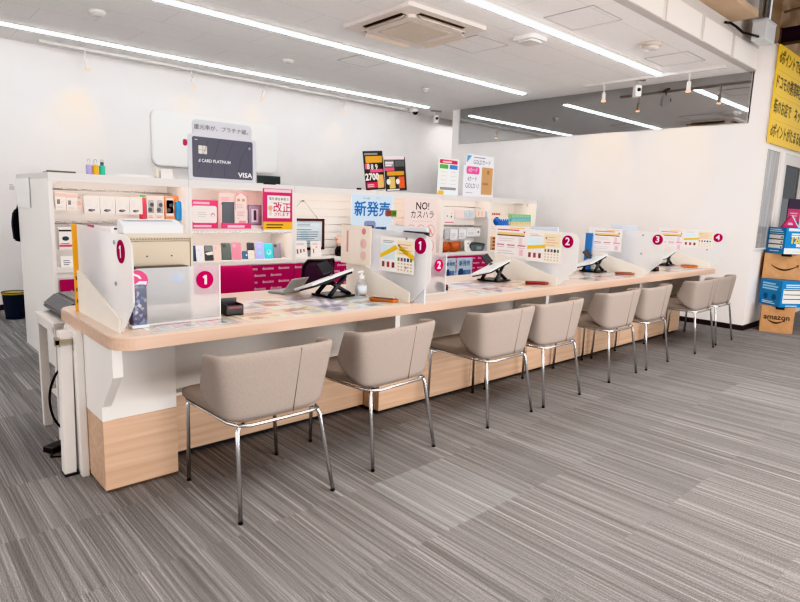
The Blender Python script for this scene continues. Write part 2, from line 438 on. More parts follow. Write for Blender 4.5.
spotlight(7.12, 2.97, 'white track spotlight nearest the yellow sign', .05, .02, (WX, 3.25, 2.05), 26)

w = bpy.data.worlds.new('world'); SC.world = w; w.use_nodes = True
bg = w.node_tree.nodes['Background']; bg.inputs[0].default_value = (.93, .96, 1, 1); bg.inputs[1].default_value = 1.
SC.view_settings.view_transform = 'Khronos PBR Neutral'; SC.view_settings.look = 'None'
SC.view_settings.exposure = -.32; SC.view_settings.gamma = .88
SC.cycles.max_bounces = 8; SC.cycles.use_denoising = True; SC.cycles.sample_clamp_indirect = 6

# ------------------------------------------------------------------ ceiling fittings
t = thing('air_conditioner', 'square cream ceiling cassette air conditioner with four flaps', 'air conditioner', (3.93, 4.18, CZ), (0,0,math.radians(-2)))
bm = new(); add_prism(bm, rrect(-.475, .475, -.475, .475, .03), -.03, 0, 'Z'); obj('frame', bm, mat('#e6ddd6', .5), t)
for k in range(4):
    M = Matrix.Rotation(k*PI/2, 4, 'Z')
    bm = new(); add_box(bm, -.27, .27, .335, .39, -.034, -.028, M=M); obj('air_slot', bm, mat('#3a3230', .7), t)
    bm = new(); add_box(bm, -.27, .27, -.03, .03, -.004, .004, bev=.003, M=M @ Matrix.Translation((0, .375, -.055)) @ Matrix.Rotation(math.radians(-38), 4, 'X')); obj('flap', bm, mat('#d6c8b9', .5), t)
bm = new(); add_prism(bm, rrect(-.33, .33, -.33, .33, .06), -.055, -.028, 'Z'); obj('center_panel', bm, mat('#e2d8d0', .5), t)
bm = new(); add_prism(bm, rrect(-.24, .24, -.24, .24, .01), -.06, -.05, 'Z')
for k in range(22): add_box(bm, -.235, .235, -.235+k*.0214, -.229+k*.0214, -.0635, -.06)
obj('grille', bm, mat('#c9bdb0', .6), t)
t = thing('emergency_light', 'flat rounded white ceiling unit beside the air conditioner', 'ceiling unit', (4.92, 3.60, CZ+.001))
bm = new(); add_prism(bm, rrect(-.13, .13, -.13, .13, .06), -.035, 0, 'Z'); obj('housing', bm, WHITE, t)
bm = new(); add_prism(bm, rrect(-.09, .09, -.09, .09, .04), -.05, -.034, 'Z'); obj('cover', bm, mat('#d8d4d0', .5), t)
def puck(x, y, r, h, label, c):
    t = thing('smoke_detector', label, 'smoke detector', (x, y, CZ))
    bm = new(); add_lathe(bm, [(r, 0), (r, -h*.4), (r*.8, -h*.6)]); obj('base', bm, mat(c, .5), t)
    bm = new(); add_lathe(bm, [(r*.75, -h*.55), (r*.7, -h*.9), (r*.3, -h)]); obj('sensor_head', bm, mat('#d0cac5', .5), t)
puck(5.81, 2.82, .10, .06, 'round cream smoke detector close to the ceiling edge', '#cdbfb4')
puck(1.75, 6.03, .07, .045, 'small round smoke detector left, beyond the second strip light', '#e4e0dc')
puck(3.86, 6.23, .065, .04, 'small round smoke detector above the grey card standee', '#e4e0dc')
puck(5.99, 6.09, .05, .06, 'small pale detector above the gold card poster', '#d8d4d0')
def camera_unit(x, y, rz, label):
    t = thing('surveillance_camera', label, 'camera', (x, y, CZ), (0,0,rz))
    boxo('mount', mat('#8b8582', .5), t, -.09, .09, -.02, .02, -.02, 0)
    tubeo('arm', GREY, t, [(0,0,-.02),(0,0,-.09)], .012)
    boxo('body', WHITE, t, -.035, .035, -.05, .05, -.21, -.08, bev=.008)
    bm = new(); add_lathe(bm, [(.022, 0), (.022, .012), (.015, .014)], seg=16, M=Matrix.Translation((0, -.05, -.135)) @ Matrix.Rotation(PI/2, 4, 'X')); obj('lens', bm, BLACK, t)
camera_unit(7.2, 3.62, -.7, 'small white surveillance camera between the two spotlights of the short track')
camera_unit(7.45, 7.3, -.5, 'far surveillance camera in the passage, left of the dark window')
t = thing('dome_camera', 'small black dome camera on white mount near the back corner', 'camera', (7.1, 7.45, CZ))
boxo('mount', WHITE2, t, -.10, .02, -.05, .05, -.06, 0, bev=.01)
bm = new(); add_lathe(bm, [(.05, -.03), (.05, -.06), (.035, -.09), (.012, -.10)]); obj('dome', bm, BLACK, t)
# ceiling edge equipment, top right
t = thing('junction_box', 'white metal box hanging under grey channels at the ceiling edge', 'electrical box', (7.15, 2.27, 3.13))
boxo('casing', mat('#d2d3d4', .4), t, -.15, .15, -.066, .066, 0, .185, bev=.004)
boxo('lid', mat('#c6c8ca', .4), t, -.153, .153, -.069, .069, .1855, .20)
for dx in (-.13, -.05, .06): boxo('channel', STEEL, t, dx-.018, dx+.018, -.01, .03, .222, .80)
boxo('bracket', STEEL, t, -.16, .13, -.03, .04, .2005, .2215)
for dx in (-.1, .1): tubeo('bolt', STEEL, t, [(dx, -.045, .20), (dx, -.045, .235)], .008)
for k in range(3): tag(tubeo('ceiling_pipe', STEEL, None, [(7.06+.3*k, -3, 3.6+.08*k), (7.06+.3*k, 2.24, 3.6+.08*k)], .03, 12), ['thin grey pipe under the raw ceiling above the junction box', 'middle grey pipe under the raw ceiling', 'grey pipe under the raw ceiling above the yellow sign'][k], 'pipe', 'pipes under the raw ceiling')
tag(tubeo('brace_rod', mat('#5a4a40', .6), None, [(7.5, 2.2, 3.5), (8.6, 1.6, 3.9)], .012, 8), 'slanted thin rod under the raw ceiling by the sign', 'rod')
bm = new(); add_box(bm, 7.62, 7.66, -3.9, 2.24, 3.215, 3.35); add_box(bm, 7.58, 7.70, -3.9, 2.24, 3.205, 3.215); add_box(bm, 7.58, 7.70, -3.9, 2.24, 3.35, 3.36)
tag(obj('steel_beam', bm, mat('#241b24', .6)), 'dark steel beam running above the yellow sign', 'beam')
tag(tubeo('cable', BLACK, None, [(6.5, 2.42, 3.215), (6.58, 2.40, 3.225), (6.66, 2.37, 3.20), (6.74, 2.33, 3.155), (6.84, 2.29, 3.15), (7.0, 2.27, 3.16)], .012), 'black cable looping from the bulkhead to the white junction box', 'cable')

# ------------------------------------------------------------------ yellow wall sign
F = Flat(1.75, 1.04, '#e8c23c', .02)
rows = ['dポイントで毎日', 'ドコモの携帯料金で', '街のお店で　ネットショ', 'dポイントがたまる使える']
for k, s in enumerate(rows):
    v = 1-(k+.5)/4
    n = len(s)
    F.text(s, .012, v, .165, '#2a2a22', .016, .80, 3, 0., True)
    if k: F.rect(0, 1-k/4-.004, 1, 1-k/4, '#b99a2e', 1)
F.poly([(.75, .76), (1, .76), (1, .92), (.9, .9)], '#f4f2ec', 1)
tag(F.build('wall_sign', None, (WX-.03, 2.238, 2.155), FACE_Y), 'big yellow wall sign with black Japanese lines above the door', 'sign')

# ------------------------------------------------------------------ carton stack beside the door
def smile(F, u, v, w, c):
    n = 14
    pts = [(u*F.w + w*(k/n-.5), v*F.h - w*.20*math.sin(PI*k/n)) for k in range(n+1)]
    for i, (a, b) in enumerate(zip(pts, pts[1:])):
        th = .004+.006*math.sin(PI*(i+.5)/n)
        F.poly([(a[0], a[1]-th), (b[0], b[1]-th), (b[0], b[1]+th), (a[0], a[1]+th)], c, 2, False)
    e = pts[-1]
    F.poly([(e[0]-.012, e[1]-.002), (e[0]+.006, e[1]-.016), (e[0]+.012, e[1]+.018)], c, 2, False)
    F.poly([(e[0]-.028, e[1]+.008), (e[0]+.012, e[1]+.018), (e[0]+.006, e[1]+.008)], c, 2, False)
def carton(name, label, x, y, z, ang, w, d, h, kind):
    """corner at x,y; front runs along ang, depth behind it"""
    t = thing(name, label, 'box', (x, y, z), (0, 0, ang), 'boxes stacked by the door')
    body = boxo('carton', CARD if kind[0] == 'b' else mat('#1f7fb8', .45), t, 0, w, 0, d, 0, h, bev=.004)
    if kind == 'b_word':
        F = Flat(w-.04, h-.04, t=.0008, basem=CARD); F.text('amazon', .48, .60, .085, '#2b2119', .02); smile(F, .46, .47, .16, '#2b2119')
        F.build('logo_print', t, (.02, -.0009, .02), FACE_Y)
        boxo('tape', BLACK, t, w*.42, w*.68, -.002, .06, h-.035, h+.0015)
    elif kind == 'b_smile':
        F = Flat(w-.04, h-.04, t=.0008, basem=CARD); smile(F, .50, .55, .26, '#2b2119')
        F.build('logo_print', t, (.02, -.0009, .02), FACE_Y)
        boxo('tape', BLACK, t, w*.40, w*.64, -.002, .06, h-.03, h+.0015)
    elif kind == 'table':
        F = Flat(w, h, '#1f7fb8', .001)
        F.rect(.1, .2, .9, .78, '#e6e6e4'); F.bars(.1, .84, .85, .98, 2, '#d8ecf6', .5)
        for k in range(3): F.rect(.1, .72-k*.19, .9, .76-k*.19, '#33322f', 2); F.rect(.78, .60-k*.19, .86, .66-k*.19, '#55504a', 2)
        F.bars(.2, .08, .75, .14, 1, '#d8ecf6')
        F.build('front_print', t, (0, -.0012, 0), FACE_Y)
    else:
        F = Flat(w, h, '#1f7fb8', .001)
        F.bars(.1, .62, .9, .92, 3, '#9fd0ea', .6); F.disc(.3, .35, .035, '#12507c'); F.disc(.7, .35, .035, '#12507c'); F.bars(.15, .08, .8, .2, 2, '#d8ecf6', .5)
        F.build('front_print', t, (0, -.0012, 0), FACE_Y)
    return t, body
A1 = math.atan2(1.837-2.102, 7.909-7.719)
carton('cardboard_box', 'bottom brown cardboard box printed with a word logo, on the carpet', 7.76, 2.12, 0, math.radians(-72), .33, .20, .31, 'b_word')
def blue(label, z, P0, P1, w2, h, kinds, txt):
    """box seen over its near corner P1"""
    ang = math.atan2(P1[1]-P0[1], P1[0]-P0[0]); w = math.hypot(P1[0]-P0[0], P1[1]-P0[1])
    t, b = carton('printed_box', label, P0[0], P0[1], z, ang, w, w2, h, kinds)
    F = Flat(w2, h, '#1f7fb8', .001)
    if txt:
        F.rect(0, 0, 1, .22, '#e6e9ea'); F.rect(.08, .88, 1, .98, '#dfe9ee'); F.text(txt, .45, .52, .10, '#f3d23a', .03); F.bars(.2, .66, .9, .82, 2, '#e6f2f8', .6); F.bars(.4, .28, .8, .42, 1, '#e6f2f8', .8); F.bars(.3, .08, .8, .12, 1, '#777777')
    else:
        F.rect(.08, .15, .95, .7, '#e6e6e4'); F.bars(.15, .76, .9, .92, 2, '#d8ecf6', .5)
        for k in range(3): F.rect(.1, .64-k*.17, .93, .675-k*.17, '#33322f', 2)
        F.bars(.2, .04, .7, .1, 1, '#d8ecf6')
    F.build('side_print', t, (w+.0012, 0, 0), (PI/2, 0, PI/2))
blue('lower blue printed box, between the two brown boxes', .311, (7.925, 2.205), (7.735, 1.94), .36, .30, 'faces', None)
carton('cardboard_box', 'upper brown cardboard box with only an arrow curve, between blue boxes', 7.93, 2.21, .613, math.radians(-76), .42, .22, .30, 'b_smile')
blue('topmost blue printed box with yellow price number', .917, (8.015, 2.225), (7.855, 2.0), .36, .30, 'table', '1200')
t = thing('tent_sign', 'magenta three-sided pop-up card on top of the box stack', 'sign card', (8.06, 2.03, 1.2185), (0, 0, -1.0))
bm = new(); add_prism(bm, [(-.085, 0), (.085, 0), (0, .14)], -.03, .03, 'Y'); obj('card', bm, MAG, t)
bm = new(); add_prism(bm, [(.0, .14), (.085, 0), (.10, 0), (.012, .14)], -.025, .025, 'Y'); obj('edge', bm, mat('#a9cbe0', .5), t)
F = Flat(.07, .04, t=.0006, basem=MAG); F.bars(.1, .2, .9, .9, 2, '#f3d6e4', .5); F.build('print', t, (-.035, -.0312, .025), FACE_Y)
F = Flat(.30, .62, '#3a2440', .01); F.rect(.0, .55, 1, .8, '#c43a70'); F.rect(.1, .2, .9, .45, '#b03060'); F.bars(.2, .6, .9, .75, 3, '#e9b0c6')
tag(F.build('hanging_banner', None, (8.55, 2.20, .95), (PI/2, 0, math.radians(-12))), 'dark purple and pink banner at the photo edge behind the boxes', 'banner')

# ------------------------------------------------------------------ display cabinets
FY, BY, DEEP = 4.87, 5.25, 5.99
ZT = 1.465
SLAT = None
def docomo_panel(parent, x0, x1, z0, z1):
    F = Flat(x1-x0, z1-z0, t=.004, basem=MAG)
    r = 0; z = z1-z0-.035
    while z > .03:
        x = .06+(.085 if r % 2 else 0)
        while x < x1-x0-.06:
            F.text('docomo', x/F.w, z/F.h, .04, '#f2dce6', .012, .9); x += .17
        z -= .062; r += 1
    return F.build('lettered_panel', parent, (x0, FY-.004, z0), FACE_Y)
def cabinet(x0, x1, label, shelves=(), back='plain', pink=(.12, .728), first=False, warm=True):
    t = thing('display_cabinet', label, 'display cabinet', group='white display cabinets in a row')
    t.location = ((x0+x1)/2, FY, 0)
    cx = (x0+x1)/2; L = lambda a: a-cx
    g = .0015
    def bx(name, m, a, b, y0, y1, z0, z1, bev=0.):
        return boxo(name, m, t, a-cx, b-cx, y0-FY, y1-FY, z0, z1, bev=bev)
    bx('side_panel', WHITE, x0+g, x0+.028, FY, DEEP, 0, 1.42); bx('side_panel', WHITE, x1-.028, x1-g, FY, DEEP, 0, 1.42)
    bx('top_board', mat('#d5d2d0', .45), x0+g, x1-g, FY-.004, DEEP, 1.42, ZT)
    if back == 'slats':
        bm = new(); z = .78
        while z < 1.41:
            add_box(bm, x0+.028-cx, x1-.028-cx, BY-FY-.14, BY-FY-.12, z, min(z+.072, 1.419)); z += .08
        add_box(bm, x0+.028-cx, x1-.028-cx, BY-FY-.12, BY-FY-.11, .775, 1.42)
        obj('slat_wall', bm, mat('#e9e7e4', .5), t)
    else:
        bx('back_panel', mat('#e6e3e0', .5), x0+.028, x1-.028, BY, BY+.02, 0, 1.42)
    bx('rear_panel', WHITE2, x0+.028, x1-.028, DEEP-.02, DEEP, 0, 1.42)
    bx('base_cabinet', WHITE, x0+.028, x1-.028, FY+.012, BY, 0, .735)
    bx('sill_board', WHITE, x0+.028, x1-.028, FY-.003, BY, .736, .775)
    for z in shelves: bx('shelf_board', mat('#d9d6d3', .5), x0+.028, x1-.028, FY+.005, BY, z-.025, z)
    if pink: 
        F = docomo_panel(t, x0+.002, x1-.002, *pink); F.location = (x0+.002-cx, -.005, pink[0])
    if warm:
        bx('light_lip', mat('#d5d2d0', .45), x0+g, x1-g, FY-.004, FY+.006, 1.402, 1.4195)
        bx('strip_light', WARM, x0+.05, x1-.05, FY+.03, FY+.055, 1.408, 1.419)
        for z in shelves:
            bx('light_lip', mat('#d9d6d3', .5), x0+.028, x1-.028, FY+.005, FY+.012, z-.042, z-.0255)
            bx('strip_light', WARM, x0+.05, x1-.05, FY+.03, FY+.055, z-.037, z-.0265)
    return t
ca = cabinet(1.03, 2.06, 'leftmost white display cabinet, hung with accessory packs', (.70,), pink=None)
cb = cabinet(2.06, 3.09, 'white display cabinet with the row of demo phones', (1.058,))
cc = cabinet(3.09, 4.12, 'white display cabinet with horizontal slat wall and framed notice', back='slats')
ce = cabinet(4.12, 5.15, 'white display cabinet behind the two tall posters', back='slats')
cdd = cabinet(5.15, 6.05, 'white display cabinet with small boxes hung above a grey pouch', (), back='slats')
cf = cabinet(6.05, 7.06, 'rightmost white display cabinet, with stacked green and blue boxes', (1.105,), pink=None)
# hooks and rails as cabinet parts
def rail(cab, cx, x0, x1, z, y, n):
    r = tubeo('hook_rail', STEEL, cab, [(x0-cx, y-FY, z), (x1-cx, y-FY, z)], .004, 6)
    for k in range(n):
        x = x0+(x1-x0)*(k+.5)/n-cx
        tubeo('hook', STEEL, r, [(x, BY-FY, z+.01), (x, y-FY-.06, z+.004), (x, y-FY-.065, z+.016)], .003, 5)
rail(ca, 1.545, 1.10, 2.0, 1.345, 5.06, 9); rail(ca, 1.545, 1.10, 2.0, 1.09, 5.06, 8)
rail(cdd, 5.6, 5.2, 6.0, 1.325, 4.98, 9); rail(cdd, 5.6, 5.2, 6.0, 1.085, 4.98, 8)
# white board on the outer side of the first cabinet
F = Flat(.50, .235, '#efeeec', .004); tag(F.build('side_sheet', None, (1.0265, 5.96, 1.195), FACE_X), 'blank white sheet on the outer side of the leftmost cabinet', 'sheet')

def pack(name, label, cat, x0, x1, z0, z1, y, d, base, prints, group=None, rough=.45):
    F = Flat(x1-x0, z1-z0, base, d, rough=rough)
    for p in prints:
        k = p[0]; getattr(F, k)(*p[1:])
    return tag(F.build(name, None, (x0, y+d, z0), FACE_Y), label, cat, group)
G = 'accessory packs on the leftmost cabinet'
sm = [('rect', .1, .3, .45, .6, '#6a6a6a'), ('bars', .5, .35, .9, .55, 2, '#9a9a9a'), ('bars', .1, .08, .9, .2, 2, '#8d8d8d'), ('rect', 0, .75, 1, .95, '#eec9c2')]
pack('accessory_pack', 'small white pack, first on the upper hooks of the leftmost cabinet', 'pack', 1.100, 1.168, 1.200, 1.325, 4.99, .03, '#f2eeea', sm, G)
pack('accessory_pack', 'small white pack, second on the upper hooks of the leftmost cabinet', 'pack', 1.174, 1.243, 1.196, 1.318, 4.99, .03, '#f2ece8', sm, G)
pack('accessory_pack', 'narrow pinkish pack just left of the four cable boxes', 'pack', 1.246, 1.284, 1.200, 1.275, 5.02, .03, '#e9d3cc', [('bars', .1, .5, .9, .9, 2, '#a05a50')], G)
bigp = [('bars', .12, .42, .5, .85, 4, '#b4b2b1', .3), ('disc', .42, .18, .022, '#4a4a4c', 2, .5), ('disc', .56, .2, .017, '#77777a', 3, .5), ('poly', [(.75, .3), (.88, .3), (.84, .85)], '#c9c6c4')]
for k, (a, b) in enumerate(((1.290, 1.396), (1.402, 1.508), (1.514, 1.616), (1.622, 1.718))):
    pack('cable_box', ['white cable box beside the pinkish pack, first of four', 'white cable box, second of four alike under the cabinet light', 'white cable box, third of four alike under the cabinet light', 'white cable box touching the red pack, last of four'][k], 'box', a, b, 1.174, 1.305, 4.97, .06, '#e4e2e0', bigp, G)
t = thing('silicone_case', 'bright red rounded pack beside the cable boxes', 'pack', (1.737, 5.0, 1.126), group=G)
bm = new(); add_prism(bm, rrect(-.02, .02, 0, .18, .015), 0, .05, 'Y'); obj('body', bm, mat('#d31f49', .4), t); boxo('header', mat('#4b8a4a', .5), t, -.02, .02, .01, .013, .181, .20)
ear = [('rect', .1, .25, .9, .85, '#8e8e90'), ('disc', .62, .62, .017, '#3c3d42', 2), ('disc', .38, .4, .018, '#44454b', 2), ('bars', .1, .05, .9, .18, 2, '#c46a4a')]
for k, (a, b) in enumerate(((1.762, 1.825), (1.830, 1.898), (1.912, 1.985))):
    pack('earbud_pack', ['earbud pack next to the red pack, first of three', 'earbud pack in the middle of three', 'earbud pack with orange edges, last of three'][k], 'pack', a, b, 1.136, 1.322, 4.99, .035, ['#efe6e0', '#efe8e4', '#e99a5a'][k], ear if k < 2 else [('rect', .08, .1, .92, .93, '#efe8e4')]+[(p[0], *p[1:]) for p in ear], G)
pack('accessory_pack', 'flat orange pack beside the blue pack under the cabinet light', 'pack', 1.988, 2.022, 1.15, 1.33, 5.0, .03, '#f28a1c', [], G)
t = thing('silicone_case', 'bright blue rounded pack at the end of the upper hooks', 'pack', (2.012, 4.95, 1.129), group=G)
bm = new(); add_prism(bm, rrect(-.019, .019, 0, .16, .012), 0, .05, 'Y'); obj('body', bm, mat('#2b8fc9', .4), t)
G2 = 'accessory packs on the lower hooks of the leftmost cabinet'
pw = [('rect', 0, .82, 1, .9, '#1d1d1f'), ('disc', .5, .5, .024, '#24404a', 2, .7), ('rect', 0, .12, 1, .22, '#d0486e'), ('bars', .1, .26, .9, .32, 1, '#555555')]
pack('earphone_box', 'white box with teal headset picture on the lower hooks', 'box', 1.105, 1.192, .90, 1.065, 4.97, .05, '#efecea', pw, G2)
for k, x in enumerate((1.24, 1.34, 1.45, 1.55)):
    pack('earphone_box', 'white accessory box with black header hidden partly behind the number one screen', 'box', x, x+.075, .98, 1.075, 5.0, .04, '#ebe8e6', [('rect', 0, .7, 1, .85, '#26282c'), ('disc', .4, .35, .016, '#3a3d44')], G2)
F = Flat(.085, .15, '#eeeeec', .015); F.bars(.2, .55, .8, .85, 3, '#7a7f86', .5); F.bars(.2, .2, .8, .35, 2, '#70b0cc', .6)
tag(F.build('phone_leaflet', None, (1.10, 4.93, .701), (PI/2-.2, 0, 0)), 'white phone-shaped card leaning on the shelf by the magenta plate', 'card')
F = Flat(.2, .155, t=.006, basem=MAG); F.text('docomo', .6, .4, .035, '#f2dce6', .012); 
tag(F.build('magenta_plate', None, (1.07, 4.865, .53), FACE_Y), 'magenta plate on the lower front of the leftmost cabinet', 'sign')

# B: signs above the phones
F = Flat(.25, .245, '#c01562', .006); F.rr(.06, .2, .95, .8, .02, '#e9e5e4', 1); F.bars(.1, .86, .9, .95, 1, '#f0c4d6', .8); F.bars(.1, .05, .9, .14, 1, '#f0c4d6', .8); F.bars(.25, .42, .65, .62, 3, '#8d8488', .3); F.disc(.8, .48, .018, '#d0486e', 2); F.disc(.8, .46, .012, '#f3efee', 3)
tag(F.build('shelf_sign', None, (2.105, 4.95, 1.059), FACE_Y), 'magenta and white sign card on the shelf above the phones', 'sign card')
t = thing('phone_standee', 'pink standee with a grey phone and a house-shaped card', 'standee', (2.38, 4.94, 1.0585))
F = Flat(.285, .31, '#f5d9d6', .004, poly=[(0,0),(.285,0),(.285,.03),(.14,.04),(.14,.31),(0,.31)]); F.bars(.05, .8, .4, .92, 2, '#e59aa8', .5); F.bars(.05, .68, .45, .75, 1, '#d0486e', .9); F.build('backing_card', t, (0, .03, 0), FACE_Y)
boxo('phone', mat('#474d55', .25), t, .02, .135, .012, .022, .03, .24, bev=.004)
F = Flat(.12, .16, '#f3e3de', .004, poly=[(0,0),(.12,0),(.12,.12),(.06,.165),(0,.12)]); F.poly([(0, .75), (.5, 1.03), (1, .75), (1, .69), (.5, .95), (0, .69)], '#d26a86'); F.rect(.15, .45, .42, .64, '#8d7468'); F.rect(.55, .45, .82, .64, '#8d7468'); F.bars(.12, .12, .9, .36, 2, '#a08d88', .55); F.rect(0, 0, .05, .75, '#d26a86'); F.rect(.95, 0, 1, .75, '#d26a86'); F.build('house_card', t, (.135, .004, .17), FACE_Y)
F = Flat(.12, .14, '#f6e6e2', .004); F.bars(.15, .6, .85, .95, 3, '#c08d98', .45); F.disc(.3, .45, .006, '#444444'); F.rect(.3, .1, .9, .3, '#e59aa8'); F.build('text_card', t, (.135, .006, .03), FACE_Y)
F = Flat(.29, .05, '#c73a74', .004); F.bars(.2, .2, .95, .8, 1, '#f3d3de', .7); F.build('base_strip', t, (0, -.004, 0), FACE_Y)
F = Flat(.14, .185, '#5d5560', .006); F.rect(.05, .04, .95, .96, '#8d8394'); F.rect(.25, .15, .75, .8, '#c9c0cf', 2); F.rect(.4, .25, .6, .75, '#3d3742', 3)
tag(F.build('phone_picture', None, (2.655, 4.97, 1.0585+.03), FACE_Y), 'small dark picture card showing a phone, right of the pink standee', 'picture card')
tag(boxo('card_stand', WHITE2, None, 2.66, 2.79, 4.962, 5.0, 1.0585, 1.088), 'small clear stand under the dark phone picture card', 'stand')
F = Flat(.31, .395, '#c01562', .006)
F.rect(.04, .92, .96, .985, '#f3d3de'); F.rect(.14, .32, .92, .84, '#f4f0ee'); F.text('電気通信事業法', .53, .76, .032, '#5a4a50', .01, .95); F.bars(.25, .68, .8, .71, 1, '#a58d96')
F.text('改正', .64, .55, .098, '#b3124f', .025); F.text('されます', .62, .40, .042, '#b3124f', .015); F.disc(.24, .55, .024, '#d9a58a', 3); F.rect(.19, .38, .29, .5, '#e9d0c0', 3)
F.rect(0, .05, 1, .23, '#f0bd1c'); F.bars(.1, .08, .92, .21, 2, '#5d4a18', .5); F.rect(0, 0, 1, .05, '#f0eeec')
tag(F.build('revision_poster', None, (2.752, FY-.0045, 1.035), FACE_Y), 'crimson and yellow poster hung from the cabinet above the phones', 'poster')
# phones
PH = [(2.118, .036, .138, '#1d3a5c', 'dark blue demo phone, first in the row', 0), (2.150, .07, .136, '#dfe2ea', 'white demo phone with marbled back', 1), (2.228, .078, .136, '#33383c', 'black and white demo phone left of the pinkish one', 2), (2.312, .066, .136, '#f0dcd4', 'pinkish white demo phone', 0),
      (2.386, .094, .158, '#4d5a58', 'tall dark grey green demo phone', 0), (2.486, .092, .157, '#e08aa6', 'pink demo phone', 0), (2.585, .085, .078, '#3a5d77', 'small folded blue demo phone', 3), (2.640, .072, .156, '#2d2c33', 'demo flip phone, dark above and white below', 4),
      (2.724, .088, .156, '#a9b4ea', 'lavender blue demo phone', 5), (2.818, .090, .146, '#35b4c4', 'turquoise demo phone', 6), (2.912, .086, .146, '#7d7884', 'grey demo phone, last in the row', 0)]
for x, wd, h, c, lab, kind in PH:
    t = thing('smartphone', lab+', on the lit cabinet sill', 'phone', (x+wd/2, 4.945, .7755), (-.22, math.radians(2), 0), 'demo phones on the lit sill')
    bm = new(); add_prism(bm, rrect(-wd/2, wd/2, 0, h, .008, 4), -.004, .004, 'Y'); obj('body', bm, mat(c, .25), t)
    F = Flat(wd-.008, h-.008, t=.0004, basem=mat(c, .2), r=.006)
    if kind == 1: F.disc(.3, .7, .01, '#9aa6c4'); F.disc(.6, .4, .014, '#b9c2d6'); F.disc(.7, .8, .007, '#8fa0c8')
    elif kind == 2: F.poly([(0, .5), (1, .62), (1, .4), (.3, .36)], '#d9dad8'); F.rect(0, .62, 1, .98, '#5d666a')
    elif kind == 3: F.disc(.5, .5, .008, '#bfd2de')
    elif kind == 4: F.rect(0, .0, 1, .52, '#ece8e4'); F.disc(.5, .3, .005, '#b08888', 2)
    elif kind == 5: F.disc(.5, .35, .022, '#8ec8e6'); F.disc(.5, .75, .016, '#c7b4ea')
    elif kind == 6: F.disc(.5, .4, .026, '#7fd6dc'); F.disc(.45, .45, .012, '#1f93a8', 2)
    else: F.rr(.08, .74, .45, .94, .004, '#24262a' if c < '#8' else '#c9a4ac', 1)
    F.build('screen', t, (-wd/2+.004, -.0043, .004), FACE_Y)

# C: notice frame, cards, doll
SY = BY-.14
t = thing('framed_notice', 'notice in a dark red wooden frame hung by a cord on the slat wall', 'framed notice', (3.36, SY, .835))
bm = new()
for d in ((-.24, .24, 0, .025), (-.24, .24, .295, .32), (-.24, -.215, .025, .295), (.215, .24, .025, .295)): add_box(bm, d[0], d[1], -.022, -.002, d[2], d[3])
obj('frame', bm, mat('#4a1f22', .4), t)
F = Flat(.43, .27, '#c3d0d8', .003); F.bars(.3, .8, .7, .92, 2, '#7d8a94', .4); F.bars(.08, .14, .92, .74, 7, '#6d7a86', .35); F.disc(.5, .45, .05, '#a9c8d6', 1); F.build('paper', t, (-.215, -.008, .025), FACE_Y)
tubeo('cord', mat('#7a6a5a', .7), t, [(-.20, -.005, .315), (-.045, -.012, .49), (.0, -.012, .49), (.17, -.005, .315)], .003, 6)
tubeo('hook', STEEL, t, [(-.022, 0, .50), (-.022, -.03, .49), (-.022, -.035, .505)], .005, 6)
for k, (x, wdt, z1, lab) in enumerate(((3.165, .15, .16, 'white three-icon card under the framed notice, next to the cabinet post'), (3.375, .125, .155, 'white card with pink print under the framed notice'))):
    F = Flat(wdt, z1, '#f1eeec', .003); F.bars(.15, .75, .85, .92, 2, '#c9a4a8', .5)
    for j in range(3 if k == 0 else 1): F.rect(.2+.25*j, .2+.06*j, .32+.25*j, .5, '#a8566a' if j != 1 else '#6a6a70'); 
    F.disc(.55, .6, .012, '#d9a890') if k else None
    tag(F.build('info_card', None, (x, 4.98+.02*k, .7755), (PI/2-.12, 0, 0)), lab, 'card')
t = thing('plush_doll', 'small plush doll with pale pink head and black body on the cabinet sill', 'plush toy', (3.72, 4.98, .7755))
bm = new(); add_lathe(bm, [(.03, 0), (.05, .02), (.05, .06), (.03, .10), (.015, .11)], seg=16); add_tube(bm, [(-.03, -.02, .08), (-.075, -.05, .05)], [.018, .014]); add_tube(bm, [(.03, -.02, .08), (.075, -.05, .05)], [.018, .014]); add_tube(bm, [(-.02, -.02, .015), (-.03, -.09, .012)], .017); add_tube(bm, [(.02, -.02, .015), (.03, -.09, .012)], .017)
obj('body', bm, mat('#232326', .9), t, True)
bm = new(); bmesh.ops.create_uvsphere(bm, u_segments=16, v_segments=12, radius=.05); bmesh.ops.translate(bm, vec=(0, -.01, .145), verts=bm.verts); obj('head', bm, mat('#e9c9bc', .9), t, True)
bm = new()
for sx in (-1, 1): bmesh.ops.create_uvsphere(bm, u_segments=10, v_segments=8, radius=.018, matrix=Matrix.Translation((sx*.045, 0, .185)))
obj('ears', bm, mat('#dfb9a8', .9), t, True)
# posters on the cabinet front
F = Flat(.575, .80, '#cfe0ee', .004)
F.text('Google', .35, .955, .034, '#6a7078'); F.text('7 8 a', .62, .955, .03, '#6a7078'); F.text('新発売', .50, .80, .165, '#1f6fb0', .03, 1.02)
F.rr(.30, .56, .58, .66, .03, '#8894b8', 2); F.rr(.34, .52, .54, .60, .02, '#47506e', 3); F.rr(.05, .46, .35, .58, .03, '#3d5f96', 2); F.rr(.55, .46, .98, .58, .03, '#3a6aa8', 2); F.disc(.75, .53, .03, '#1d2a44', 3); F.disc(.62, .53, .03, '#1d2a44', 3)
F.rr(.05, .05, .95, .42, .05, '#5578b0', 1)
tag(F.build('launch_poster', None, (3.765, FY-.012, .62), FACE_Y), 'tall pale blue poster with large blue characters, left of the NO poster', 'poster')
F = Flat(.52, .80, '#f6e6e2', .004)
F.text('NO!', .53, .88, .12, '#3a302e', .022); F.text('カスハラ', .53, .755, .098, '#3a302e', .018); F.bars(.2, .665, .85, .675, 1, '#c99a98')
